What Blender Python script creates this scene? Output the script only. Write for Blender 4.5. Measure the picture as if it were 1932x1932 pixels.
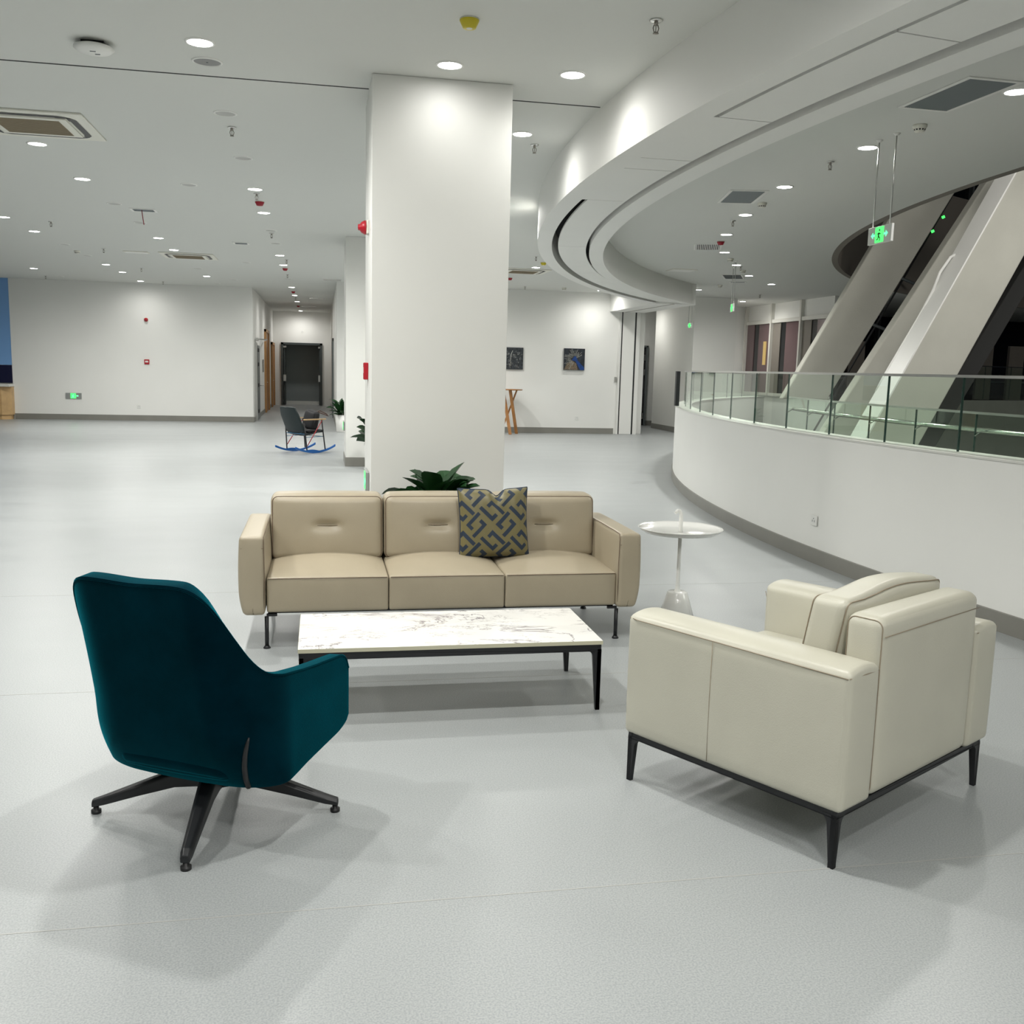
import bpy, bmesh, math, random
from mathutils import Matrix, Vector
PI = math.pi
random.seed(7)
for o in list(bpy.data.objects): bpy.data.objects.remove(o)
SC = bpy.context.scene
COL = SC.collection

# ---------------------------------------------------------------- camera, world, exposure
cam = bpy.data.cameras.new('camera'); camo = bpy.data.objects.new('camera', cam); COL.objects.link(camo)
cam.sensor_width = 36; cam.sensor_fit = 'HORIZONTAL'; cam.lens = 36*1840.17/1932; cam.clip_end = 300; cam.clip_start = .05
camo.matrix_world = Matrix(((0.98135708, 0.00309338, -0.19216844, 0), (-0.19052227, 0.14722276, -0.97058061, 0),
                            (0.02528919, 0.98909852, 0.14506746, 1.65), (0, 0, 0, 1)))
SC.camera = camo
w = bpy.data.worlds.new('night'); SC.world = w; w.use_nodes = True
w.node_tree.nodes['Background'].inputs[0].default_value = (.010, .012, .016, 1)
w.node_tree.nodes['Background'].inputs[1].default_value = .25
vs = SC.view_settings
vs.view_transform = 'Standard'; vs.look = 'None'; vs.gamma = 1; vs.use_curve_mapping = False
vs.exposure = 1.33
LAMP_W = 78.0
H = 3.666          # ceiling height

def lamp_data(name, watts, spot=176, blend=1.0, rad=.07):
    l = bpy.data.lights.new(name, 'SPOT'); l.energy = watts; l.spot_size = math.radians(spot); l.spot_blend = blend
    l.shadow_soft_size = rad; l.color = (1, .985, .94); return l
LAMP = lamp_data('downlight_lamp', LAMP_W)
LAMP_R = lamp_data('downlight_lamp_atrium', LAMP_W*.7)
LAMP_M = lamp_data('downlight_lamp_medium', LAMP_W*.40)
LAMP_S = lamp_data('downlight_lamp_soft', LAMP_W*.19)
LAMP_D = lamp_data('downlight_lamp_dimmed', LAMP_W*.03)   # the ones close to walls and the pillar
# grid lamps continued out of view, plus unseen ones added to brighten dim areas
for x, y in ((-2.65, 6.9), (-4.55, 8.7), (-2.65, 3.4), (.86, 3.4), (.86, 0.2), (-4.55, 5.1),
             (.86, -1.8), (-2.65, -1.8), (3.0, -.8), (3.2, 1.4), (4.2, .2), (3.4, -3.0), (3.1, 3.2), (3.1, 4.7), (-.75, 4.9), (.1, .9), (.95, 13.6), (2.4, 12.4), (2.6, 16.0), (3.0, 20.5), (2.0, 23.0), (3.4, 23.2), (8.95, 27.7)):
    lo = bpy.data.objects.new('unseen_lamp', LAMP_M if x in (8.95, .1) else LAMP); COL.objects.link(lo); lo.location = (x, y, H-.04)

# unseen area lights added in the atrium to brighten the slanted columns
for nm, loc, tgt, sz, wt in (('atrium_fill', (13.5, 1.0, 6.5), (10.5, 15, 2), 5, 230), ('atrium_fill', (7.6, 8.6, 6.2), (10.5, 14.5, 2.0), 1.6, 70)):
    al = bpy.data.lights.new(nm, 'AREA'); al.shape = 'DISK'; al.size = sz; al.energy = wt; al.color = (1, .98, .93)
    ao = bpy.data.objects.new(nm, al); COL.objects.link(ao); ao.location = loc
    ao.rotation_euler = (Vector(tgt)-Vector(loc)).to_track_quat('-Z', 'Y').to_euler()

# ---------------------------------------------------------------- materials
def mat(name, c, rough=.5, metal=0, spec=.5, bump=0, bscale=200, var=0, vscale=3, coat=0, sheen=0, sheen_c=None, emit=0, ec=None, tint=None):
    m = bpy.data.materials.new(name); m.use_nodes = True; nt = m.node_tree; b = nt.nodes['Principled BSDF']
    b.inputs['Base Color'].default_value = (*c, 1); b.inputs['Roughness'].default_value = rough; b.inputs['Metallic'].default_value = metal
    b.inputs['Specular IOR Level'].default_value = spec; b.inputs['Coat Weight'].default_value = coat
    b.inputs['Coat Roughness'].default_value = .08
    if sheen:
        b.inputs['Sheen Weight'].default_value = sheen; b.inputs['Sheen Roughness'].default_value = .35
        b.inputs['Sheen Tint'].default_value = (*(sheen_c or c), 1)
    if emit:
        b.inputs['Emission Color'].default_value = (*(ec or c), 1); b.inputs['Emission Strength'].default_value = emit
    tc = nt.nodes.new('ShaderNodeTexCoord')
    if var:
        n = nt.nodes.new('ShaderNodeTexNoise'); n.inputs['Scale'].default_value = vscale; n.inputs['Detail'].default_value = 5
        nt.links.new(tc.outputs['Object'], n.inputs['Vector'])
        r = nt.nodes.new('ShaderNodeMapRange'); r.inputs['From Min'].default_value = .3; r.inputs['From Max'].default_value = .7
        r.inputs['To Min'].default_value = 1-var; r.inputs['To Max'].default_value = 1+var
        nt.links.new(n.outputs['Fac'], r.inputs['Value'])
        mx = nt.nodes.new('ShaderNodeVectorMath'); mx.operation = 'SCALE'; mx.inputs[0].default_value = c
        nt.links.new(r.outputs['Result'], mx.inputs['Scale']); nt.links.new(mx.outputs['Vector'], b.inputs['Base Color'])
    if bump:
        n2 = nt.nodes.new('ShaderNodeTexNoise'); n2.inputs['Scale'].default_value = bscale; n2.inputs['Detail'].default_value = 3
        nt.links.new(tc.outputs['Object'], n2.inputs['Vector'])
        bp = nt.nodes.new('ShaderNodeBump'); bp.inputs['Strength'].default_value = bump; bp.inputs['Distance'].default_value = .002
        nt.links.new(n2.outputs['Fac'], bp.inputs['Height']); nt.links.new(bp.outputs['Normal'], b.inputs['Normal'])
    return m
M = {}
M['wall'] = mat('wall_paint', (.84, .84, .81), .6, spec=.3, bump=.15, bscale=60, var=.012, vscale=1.2)
M['pillar'] = mat('pillar_paint', (.82, .82, .785), .45, spec=.4, bump=.2, bscale=12, var=.012, vscale=1.5)
M['ceil'] = mat('ceiling_paint', (.69, .70, .67), .75, spec=.2, bump=.1, bscale=50)
M['skirt'] = mat('skirting_grey', (.235, .23, .205), .4, var=.06, vscale=2)
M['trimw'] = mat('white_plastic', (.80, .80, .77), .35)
M['offw'] = mat('warm_white_plastic', (.76, .75, .67), .4)
M['diff'] = mat('lit_diffuser', (1, 1, 1), .4, emit=14, ec=(1, .985, .96))
M['unlit'] = mat('unlit_diffuser', (.42, .42, .40), .4)
M['spk'] = mat('speaker_mesh_grey', (.27, .27, .265), .6, bump=.5, bscale=300)
M['alcove'] = mat('slate_wall', (.22, .25, .25), .6)
M['black'] = mat('black_plastic', (.012, .012, .013), .45)
M['blkmetal'] = mat('black_powder_coat', (.010, .011, .013), .42, spec=.5, bump=.1, bscale=400)
M['steel'] = mat('brushed_steel', (.55, .55, .53), .3, metal=1)
M['chrome'] = mat('chrome', (.7, .7, .68), .12, metal=1)
M['bronze'] = mat('dull_metal', (.30, .28, .25), .35, metal=.9)
M['red'] = mat('alarm_red', (.42, .008, .02), .35)
M['redfilm'] = mat('red_plastic_cover', (.32, .006, .02), .5)
M['yellow'] = mat('yellow_plastic_cover', (.62, .52, .02), .45)
M['louver'] = mat('grille_grey', (.13, .15, .16), .5)
M['void'] = mat('dark_cavity', (.012, .013, .014), .8)
M['tan'] = mat('tan_filter_mesh', (.30, .25, .17), .6, bump=.3, bscale=150)
M['sofa'] = mat('beige_leather', (.37, .32, .232), .38, spec=.45, bump=.25, bscale=260, var=.03, vscale=5)
M['cream'] = mat('cream_leather', (.53, .515, .43), .36, spec=.45, bump=.25, bscale=260, var=.03, vscale=4)
M['seam'] = mat('brown_seam_thread', (.13, .085, .055), .6)
M['seam2'] = mat('taupe_seam_thread', (.30, .25, .18), .6)
M['velvet'] = mat('teal_velvet', (.000, .012, .020), .8, spec=.02, sheen=1.0, sheen_c=(.0, .33, .43), bump=.4, bscale=350, var=.3, vscale=5)
M['gold'] = mat('gold_satin', (.165, .142, .06), .38, spec=.6, sheen=.3, sheen_c=(.8, .7, .3), bump=.25, bscale=500)
M['navy'] = mat('navy_velvet', (.012, .026, .052), .6, bump=.3, bscale=400)
M['glosswhite'] = mat('glossy_white_lacquer', (.78, .78, .75), .12, coat=.6)
M['leaf'] = mat('leaf_green', (.010, .048, .012), .38, spec=.35, var=.35, vscale=9)
M['stem'] = mat('leaf_stem', (.06, .10, .03), .5)
M['pot'] = mat('white_planter', (.75, .75, .72), .3)
M['soil'] = mat('potting_soil', (.03, .02, .015), .9)
M['oak'] = mat('oak_veneer', (.55, .36, .17), .45, var=.12, vscale=6)
M['oakd'] = mat('honey_wood', (.36, .16, .045), .4, var=.15, vscale=8)
M['doorwood'] = mat('door_frame_wood', (.42, .22, .08), .45, var=.1, vscale=5)
M['doorgrey'] = mat('grey_painted_door', (.055, .066, .066), .55)
M['bluepanel'] = mat('sky_blue_panel', (.20, .40, .74), .5)
M['navypanel'] = mat('deep_navy_panel', (.0015, .003, .035), .4)
M['bluerock'] = mat('blue_lacquer', (.01, .12, .42), .35)
M['bluetube'] = mat('blue_tube', (.05, .17, .30), .35)
M['shell'] = mat('dark_green_shell', (.008, .018, .020), .5)
M['bag'] = mat('black_fabric', (.010, .010, .012), .8)
M['strap'] = mat('brown_strap', (.07, .03, .018), .5)
M['concrete'] = mat('grey_textured_render', (.50, .495, .44), .8, spec=.2, bump=.9, bscale=45, var=.04, vscale=2)
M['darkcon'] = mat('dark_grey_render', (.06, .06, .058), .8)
M['fascia'] = mat('taupe_fascia', (.20, .18, .155), .7)
M['mauve'] = mat('mauve_light_glass', (.15, .095, .10), .18, spec=.5)  # mauve base colour stands in for reflections and light outside
M['nightglass'] = mat('black_night_glass', (.006, .007, .009), .06, spec=.5)
M['mullion'] = mat('white_mullion', (.66, .65, .60), .45)
M['warmlit'] = mat('warm_window_glow', (.5, .35, .12), .5, emit=.10, ec=(.75, .55, .22))
M['green'] = mat('exit_sign_green', (.02, .5, .08), .4, emit=.95, ec=(.05, .80, .10))
M['greenl'] = mat('exit_sign_pale_green', (.2, .8, .35), .4, emit=.62, ec=(.12, 1.0, .42))
M['signgrey'] = mat('sign_plate_grey', (.36, .37, .36), .35, metal=.3)
M['art1'] = mat('dark_relief_art', (.03, .036, .042), .5, var=.9, vscale=22, bump=.8, bscale=40)
M['art2'] = mat('dark_canvas', (.016, .02, .028), .5, var=.8, vscale=9)
M['artblue'] = mat('cobalt_paint', (.008, .05, .22), .4, var=.3, vscale=20)
M['artray'] = mat('pale_feather_paint', (.42, .42, .38), .5, var=.4, vscale=30)
M['artbrown'] = mat('umber_paint', (.16, .12, .08), .6, var=.6, vscale=40)
M['teldoor'] = mat('steel_door', (.17, .19, .19), .4, metal=.3)
M['ledge'] = mat('stone_ledge', (.70, .70, .66), .35)

def floor_mat():
    m = mat('speckled_vinyl', (.60, .62, .615), .33, spec=.45); nt = m.node_tree; b = nt.nodes['Principled BSDF']
    tc = nt.nodes.new('ShaderNodeTexCoord')
    n = nt.nodes.new('ShaderNodeTexNoise'); n.inputs['Scale'].default_value = 170; n.inputs['Detail'].default_value = 2
    n2 = nt.nodes.new('ShaderNodeTexNoise'); n2.inputs['Scale'].default_value = .8; n2.inputs['Detail'].default_value = 6
    mp = nt.nodes.new('ShaderNodeMapping'); mp.inputs['Scale'].default_value = (1, 3, 1)
    nt.links.new(tc.outputs['Object'], n.inputs['Vector']); nt.links.new(tc.outputs['Object'], mp.inputs['Vector']); nt.links.new(mp.outputs['Vector'], n2.inputs['Vector'])
    r = nt.nodes.new('ShaderNodeValToRGB'); e = r.color_ramp.elements
    e[0].position = .36; e[0].color = (.288, .308, .312, 1); e[1].position = .62; e[1].color = (.378, .395, .396, 1)
    nt.links.new(n.outputs['Fac'], r.inputs['Fac'])
    mr = nt.nodes.new('ShaderNodeMapRange'); mr.inputs['From Min'].default_value = .1; mr.inputs['From Max'].default_value = .9
    mr.inputs['To Min'].default_value = .97; mr.inputs['To Max'].default_value = 1.03
    nt.links.new(n2.outputs['Fac'], mr.inputs['Value'])
    vm = nt.nodes.new('ShaderNodeVectorMath'); vm.operation = 'SCALE'
    nt.links.new(r.outputs['Color'], vm.inputs[0]); nt.links.new(mr.outputs['Result'], vm.inputs['Scale']); nt.links.new(vm.outputs['Vector'], b.inputs['Base Color'])
    rr = nt.nodes.new('ShaderNodeMapRange'); rr.inputs['From Min'].default_value = .1; rr.inputs['From Max'].default_value = .9
    rr.inputs['To Min'].default_value = .28; rr.inputs['To Max'].default_value = .42
    nt.links.new(n2.outputs['Fac'], rr.inputs['Value']); nt.links.new(rr.outputs['Result'], b.inputs['Roughness'])
    return m
M['floor'] = floor_mat()
def marble_mat():
    m = mat('white_marble', (.85, .84, .81), .18, spec=.5, coat=.3); nt = m.node_tree; b = nt.nodes['Principled BSDF']
    tc = nt.nodes.new('ShaderNodeTexCoord')
    def ridge(scale, off, width, stretch, dist):
        mp = nt.nodes.new('ShaderNodeMapping'); mp.inputs['Scale'].default_value = stretch; mp.inputs['Location'].default_value = off; mp.inputs['Rotation'].default_value = (0, 0, .18)
        nt.links.new(tc.outputs['Object'], mp.inputs['Vector'])
        n = nt.nodes.new('ShaderNodeTexNoise'); n.inputs['Scale'].default_value = scale; n.inputs['Detail'].default_value = 9; n.inputs['Roughness'].default_value = .62
        n.inputs['Distortion'].default_value = dist; nt.links.new(mp.outputs['Vector'], n.inputs['Vector'])
        s = nt.nodes.new('ShaderNodeMath'); s.operation = 'SUBTRACT'; s.inputs[1].default_value = .5; nt.links.new(n.outputs['Fac'], s.inputs[0])
        a = nt.nodes.new('ShaderNodeMath'); a.operation = 'ABSOLUTE'; nt.links.new(s.outputs[0], a.inputs[0])
        r = nt.nodes.new('ShaderNodeMapRange'); r.inputs['From Min'].default_value = 0; r.inputs['From Max'].default_value = width
        r.inputs['To Min'].default_value = 1; r.inputs['To Max'].default_value = 0; nt.links.new(a.outputs[0], r.inputs['Value'])
        return r.outputs['Result']
    def mask(scale, lo, hi, off):
        mp = nt.nodes.new('ShaderNodeMapping'); mp.inputs['Location'].default_value = off; mp.inputs['Scale'].default_value = (1, 1.8, 1)
        nt.links.new(tc.outputs['Object'], mp.inputs['Vector'])
        n = nt.nodes.new('ShaderNodeTexNoise'); n.inputs['Scale'].default_value = scale; n.inputs['Detail'].default_value = 3
        nt.links.new(mp.outputs['Vector'], n.inputs['Vector'])
        r = nt.nodes.new('ShaderNodeMapRange'); r.inputs['From Min'].default_value = lo; r.inputs['From Max'].default_value = hi
        nt.links.new(n.outputs['Fac'], r.inputs['Value']); return r.outputs['Result']
    def mul(a, c):
        k = nt.nodes.new('ShaderNodeMath'); k.operation = 'MULTIPLY'; k.use_clamp = True
        nt.links.new(a, k.inputs[0])
        if isinstance(c, float): k.inputs[1].default_value = c
        else: nt.links.new(c, k.inputs[1])
        return k.outputs[0]
    def mix(cin, fac, c2):
        x = nt.nodes.new('ShaderNodeMix'); x.data_type = 'RGBA'
        nt.links.new(fac, x.inputs['Factor']); 
        if isinstance(cin, tuple): x.inputs['A'].default_value = (*cin, 1)
        else: nt.links.new(cin, x.inputs['A'])
        x.inputs['B'].default_value = (*c2, 1); return x.outputs['Result']
    v1 = mul(mul(ridge(1.5, (3.1, 1.7, 0), .011, (1, 2.1, 1), .8), mask(2.2, .42, .54, (0, 0, 0))), 1.0)
    v2 = mul(mul(ridge(3.0, (7.3, 2.2, 0), .016, (1, 2.4, 1), 1.2), mask(3.0, .45, .58, (4, 2, 0))), .8)
    v3 = mul(mask(3.2, .5, .72, (1, 5, 0)), .22)
    c = mix((.86, .85, .82), v3, (.58, .57, .55)); c = mix(c, v2, (.30, .27, .28)); c = mix(c, v1, (.16, .13, .15))
    nt.links.new(c, b.inputs['Base Color']); return m
M['marble'] = marble_mat()
def glass_mat(name, tint, refl=1.0):
    m = bpy.data.materials.new(name); m.use_nodes = True; nt = m.node_tree; nt.nodes.clear()
    o = nt.nodes.new('ShaderNodeOutputMaterial'); t = nt.nodes.new('ShaderNodeBsdfTransparent'); t.inputs[0].default_value = (*tint, 1)
    g = nt.nodes.new('ShaderNodeBsdfGlossy'); g.inputs['Roughness'].default_value = 0; g.inputs['Color'].default_value = (.95*refl, .98*refl, .95*refl, 1)
    fr = nt.nodes.new('ShaderNodeFresnel'); fr.inputs['IOR'].default_value = 1.5
    ge = nt.nodes.new('ShaderNodeNewGeometry'); iv = nt.nodes.new('ShaderNodeMath'); iv.operation = 'SUBTRACT'; iv.inputs[0].default_value = 1
    nt.links.new(ge.outputs['Backfacing'], iv.inputs[1]); f = nt.nodes.new('ShaderNodeMath'); f.operation = 'MULTIPLY'
    nt.links.new(fr.outputs[0], f.inputs[0]); nt.links.new(iv.outputs[0], f.inputs[1])
    x = nt.nodes.new('ShaderNodeMixShader'); nt.links.new(f.outputs[0], x.inputs[0]); nt.links.new(t.outputs[0], x.inputs[1]); nt.links.new(g.outputs[0], x.inputs[2])
    nt.links.new(x.outputs[0], o.inputs[0]); return m
M['glass'] = glass_mat('green_tinted_glass', (.92, .97, .93))
M['glassedge'] = mat('glass_edge_green', (.03, .06, .05), .2)

# ---------------------------------------------------------------- mesh helpers
class B:
    def __init__(s): s.v = []; s.f = []; s.mi = []; s.sm = []
    def add(s, vs_, fs, smooth=False, mi=0):
        n = len(s.v); s.v += [tuple(p) for p in vs_]
        for f in fs: s.f.append(tuple(i+n for i in f)); s.sm.append(smooth); s.mi.append(mi)
        return s
    def box(s, x0, x1, y0, y1, z0, z1, mi=0):
        v = [(x, y, z) for x in (x0, x1) for y in (y0, y1) for z in (z0, z1)]
        return s.add(v, [(0, 1, 3, 2), (4, 6, 7, 5), (0, 4, 5, 1), (2, 3, 7, 6), (0, 2, 6, 4), (1, 5, 7, 3)], mi=mi)
    def prism(s, poly, vec, smooth=False, mi=0):
        n = len(poly); v = [Vector(p) for p in poly]; d = Vector(vec)
        return s.add(v+[p+d for p in v], [tuple(range(n))[::-1], tuple(range(n, 2*n))]+[(i, (i+1) % n, n+(i+1) % n, n+i) for i in range(n)], smooth, mi)
    def tube(s, pts, r, n=10, caps=True, closed=False, mi=0):
        P = [Vector(p) for p in pts]; m = len(P); rr = r if isinstance(r, (list, tuple)) else [r]*m; vs_ = []; up = None
        for i, p in enumerate(P):
            a = P[(i-1) % m] if (closed or i) else P[0]; c = P[(i+1) % m] if (closed or i < m-1) else P[-1]
            d = (c-a).normalized()
            if up is None: up = d.orthogonal().normalized()
            up = (up-d*up.dot(d)); up = up.normalized() if up.length > 1e-6 else d.orthogonal().normalized(); sd = d.cross(up)
            for k in range(n): q = 2*PI*k/n; vs_.append(p+(up*math.cos(q)+sd*math.sin(q))*rr[i])
        fs = []
        for i in range(m if closed else m-1):
            j = (i+1) % m
            for k in range(n): fs.append((i*n+k, i*n+(k+1) % n, j*n+(k+1) % n, j*n+k))
        s.add(vs_, fs, True, mi)
        if caps and not closed: s.add(vs_[:n], [tuple(range(n))[::-1]], False, mi); s.add(vs_[-n:], [tuple(range(n))], False, mi)
        return s
    def lathe(s, prof, c=(0, 0, 0), n=32, mi=0, a0=0, a1=2*PI, smooth=True):
        full = abs(a1-a0-2*PI) < 1e-6; k = n if full else n+1; vs_ = []
        for r, z in prof:
            for i in range(k): a = a0+(a1-a0)*i/n; vs_.append((c[0]+r*math.cos(a), c[1]+r*math.sin(a), c[2]+z))
        fs = []
        for j in range(len(prof)-1):
            for i in range(n): i2 = (i+1) % k if full else i+1; fs.append((j*k+i, j*k+i2, (j+1)*k+i2, (j+1)*k+i))
        return s.add(vs_, fs, smooth, mi)
    def arc(s, c, prof, a0, a1, n=60, closed=True, smooth=False, mi=0, caps=True):
        """sweep a closed (r,z) profile around c between two angles"""
        m = len(prof); vs_ = []
        for i in range(n+1):
            a = a0+(a1-a0)*i/n
            for r, z in prof: vs_.append((c[0]+r*math.cos(a), c[1]+r*math.sin(a), z))
        fs = []
        for i in range(n):
            for k in range(m if closed else m-1): k2 = (k+1) % m; fs.append((i*m+k, i*m+k2, (i+1)*m+k2, (i+1)*m+k))
        if closed and caps: fs += [tuple(range(m))[::-1], tuple(range(n*m, n*m+m))]
        return s.add(vs_, fs, smooth, mi)
    def pad(s, c, size, r=.03, bulge=(0, 0, 0), n=8, seg=4, fn=None, mi=0):
        """soft upholstered block: rounded box whose faces swell by bulge"""
        h = [q/2 for q in size]; ax = []
        for q in h:
            g = [-q+r*(1-math.cos(PI/2*i/seg)) for i in range(seg)]; inn = [-(q-r)+2*(q-r)*i/n for i in range(n+1)]
            ax.append(g+inn+[-x for x in g[::-1]])
        N = len(ax[0]); vs_ = []; fs = []; idx = {}
        def pt(i, j, k):
            key = (i, j, k)
            if key in idx: return idx[key]
            p = [ax[0][i], ax[1][j], ax[2][k]]; inner = [max(-(h[a]-r), min(h[a]-r, p[a])) for a in range(3)]
            d = Vector([p[a]-inner[a] for a in range(3)]); d = d.normalized() if d.length else Vector((0, 0, 1))
            q = Vector(inner)+d*r
            for a in range(3):
                b_, c_ = [t for t in range(3) if t != a]
                q[a] += d[a]*bulge[a]*max(0, 1-(p[b_]/h[b_])**2)**.6*max(0, 1-(p[c_]/h[c_])**2)**.6
            if fn: q = Vector(fn(q))
            idx[key] = len(vs_); vs_.append(q+Vector(c)); return idx[key]
        L = N-1
        for i in range(L):
            for j in range(L):
                for quad, flip in (([(i, j, 0), (i+1, j, 0), (i+1, j+1, 0), (i, j+1, 0)], 1), ([(i, j, L), (i+1, j, L), (i+1, j+1, L), (i, j+1, L)], 0),
                                   ([(i, 0, j), (i+1, 0, j), (i+1, 0, j+1), (i, 0, j+1)], 0), ([(i, L, j), (i+1, L, j), (i+1, L, j+1), (i, L, j+1)], 1),
                                   ([(0, i, j), (0, i+1, j), (0, i+1, j+1), (0, i, j+1)], 1), ([(L, i, j), (L, i+1, j), (L, i+1, j+1), (L, i, j+1)], 0)):
                    f = [pt(*q) for q in quad]; fs.append(tuple(f[::-1] if flip else f))
        return s.add(vs_, fs, True, mi)
    def go(s, name, mats, parent=None, loc=None, rot=None, bevel=0, seg=2, **props):
        me = bpy.data.meshes.new(name); me.from_pydata([tuple(v) for v in s.v], [], s.f)
        mats = mats if isinstance(mats, (list, tuple)) else [mats]
        for m in mats: me.materials.append(M[m])
        for p, q, i in zip(me.polygons, s.sm, s.mi): p.use_smooth = q; p.material_index = i
        me.validate(); bm = bmesh.new(); bm.from_mesh(me); bmesh.ops.remove_doubles(bm, verts=bm.verts, dist=1e-5)
        bmesh.ops.recalc_face_normals(bm, faces=bm.faces); bm.to_mesh(me); bm.free(); me.update()
        o = bpy.data.objects.new(name, me); COL.objects.link(o)
        if parent: o.parent = parent
        if loc: o.location = loc
        if rot is not None: o.rotation_euler = rot if isinstance(rot, tuple) else (0, 0, rot)
        if bevel:
            md = o.modifiers.new('bevel', 'BEVEL'); md.width = bevel; md.segments = seg; md.limit_method = 'ANGLE'; md.angle_limit = math.radians(40)
        for k, val in props.items(): o[k] = val
        return o
def thing(name, label, cat, loc=(0, 0, 0), rz=0, group=None):
    o = bpy.data.objects.new(name, None); COL.objects.link(o); o.empty_display_size = .1
    o.location = loc; o.rotation_euler = (0, 0, rz); o['label'] = label; o['category'] = cat
    if group: o['group'] = group
    return o
def dup(root, loc, label, group=None, rz=None):
    r = root.copy(); COL.objects.link(r); r.location = loc; r['label'] = label
    if rz is not None: r.rotation_euler = (0, 0, rz)
    if group: r['group'] = group
    for ch in list(root.children):
        c = ch.copy(); COL.objects.link(c); c.parent = r
        for g in ch.children: d = g.copy(); COL.objects.link(d); d.parent = c
    return r
S = dict(kind='structure')
RC = (24.0, 7.5)          # centre of the curved ceiling bulkhead
PC = (25.62, 7.73)        # centre of the curved parapet
def ang(c, r, y, left=True):
    a = math.asin((y-c[1])/r); return PI-a

# ---------------------------------------------------------------- floor and ceiling
def plane_with_hole(z, c, r, x0, x1, ys, flip):
    b = B(); vs_ = []
    def edge(y):
        d = r*r-(y-c[1])**2
        return c[0]-math.sqrt(d) if d > 0 else None
    for a, d in zip(ys[:-1], ys[1:]):
        ea, ed = edge(a), edge(d)
        if ea is None and ed is None: b.add([(x0, a, z), (x1, a, z), (x1, d, z), (x0, d, z)], [(0, 1, 2, 3)])
        else:
            ea = c[0] if ea is None else ea; ed = c[0] if ed is None else ed
            b.add([(x0, a, z), (ea, a, z), (ed, d, z), (x0, d, z)], [(0, 1, 2, 3)])
            R_ = c[0]*2; b.add([(min(R_-ea, x1), a, z), (x1, a, z), (x1, d, z), (min(R_-ed, x1), d, z)], [(0, 1, 2, 3)])
    return b
ys = [-10, -9]+[-8.9+i*.25 for i in range(133)]+[PC[1]+21.04, 30, 45]; ys = sorted(set([round(q, 3) for q in ys]))
plane_with_hole(0, PC, 21.04, -16, 50, ys, 0).go('floor', 'floor', **S)
ys = [-10]+[7.5-17.5+i*.1 for i in range(351)]+[30, 45]; ys = sorted(set([round(q, 3) for q in ys]))
plane_with_hole(H, RC, 17.5, -16, 50, ys, 1).go('ceiling', 'ceil', **S)
# welded floor seams
for i, y in enumerate((2.83, 5.0, 7.15)):
    B().box(-8, 4.3, y-.002, y+.002, .0002, .0008).go('trim_%d' % (i+1), 'skirt' if 0 else 'unlit', **S)
# dark control joint in the ceiling
b = B(); b.box(-9, .355, 7.63, 7.65, H-.002, H+.03); b.box(1.365, 2.125, 7.63, 7.65, H-.002, H+.03); b.go('trim_4', 'void', **S)

# ---------------------------------------------------------------- walls
def wall(name, x0, x1, y0, y1, z0=0, z1=H, m='wall'): return B().box(x0, x1, y0, y1, z0, z1).go(name, m, **S)
wall('wall_left_back', -8.0, -1.83, 28.1, 28.4)
wall('wall_left_niche', -16, -8.0, 28.15, 28.4)
wall('wall_far_left', -16, -15.8, -10, 28.4)
wall('wall_rear_bounce', -16, 50, -10.2, -10)  # unseen wall put in to bounce light back into the hall
# corridor, its left wall has three doorways
wall('wall_corridor_left', -2.03, -1.83, 28.4, 41.9)
wall('wall_corridor_right', .40, .60, 25.3, 41.9)
b = B(); b.box(-2.03, -1.51, 40, 40.2, 0, H); b.box(.05, .6, 40, 40.2, 0, H); b.box(-1.51, .05, 40, 40.2, 2.42, H); b.go('wall_corridor_end', 'wall', **S)
wall('wall_right_back', .40, 7.72, 25.1, 25.3)
b = B(); b.box(9.1, 11.2, 29.4, 29.6, 0, H); b.box(8.3, 8.5, 25.3, 29.6, 0, H); b.go('wall_recess', 'wall', **S)
wall('wall_window_side', 10.98, 12.75, 28.1, 28.3)
# skirtings
B().box(-7.98, -1.815, 28.085, 28.1, 0, .15).go('baseboard_left', 'skirt', **S)
B().box(-1.83, -1.815, 28.09, 40, 0, .13).go('baseboard_corridor_left', 'skirt', **S)
B().box(.385, 7.66, 25.085, 25.1, 0, .15).go('baseboard_right', 'skirt', **S)
B().box(.385, .40, 25.1, 40, 0, .13).go('baseboard_corridor_right', 'skirt', **S)
B().box(9.98, 11.1, 29.385, 29.4, 0, .15).go('baseboard_recess', 'skirt', **S)

# blue wall panel, counter and cabinet at far left
p = thing('wall_panel', 'sky blue wall panel with deep navy band above the counter at far left', 'wall panel', (-8.6, 28.14, .95))
B().box(-1.6, .60, -.03, 0, .47, H-.95).go('upper_panel', 'bluepanel', p)
B().box(-1.6, .60, -.03, 0, 0, .46).go('lower_band', 'navypanel', p)
B().box(-10.3, -7.96, 27.62, 28.12, .86, .93).go('worktop', 'ledge', bevel=.006, label='white worktop on the oak cabinet at the left edge', category='worktop')
cb = thing('floor_cabinet', 'low oak cabinet with plain doors beneath the white worktop', 'cabinet', (-8.6, 27.9, 0))
B().prism([(-1.7, .2, .12), (-1.7, -.2, .12), (.42, -.2, .12), (.62, -.02, .12), (.62, .2, .12)], (0, 0, .735)).go('body', 'oak', cb, bevel=.003)
B().prism([(-1.7, .2, 0), (-1.7, -.16, 0), (.40, -.16, 0), (.58, .0, 0), (.58, .2, 0)], (0, 0, .12)).go('plinth', 'oak', cb)
for i in range(3): B().box(-1.22+i*.54, -.70+i*.54, -.215, -.2, .15, .83).go('door', 'oakd' if 0 else 'oak', cb, bevel=.002)

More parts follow.
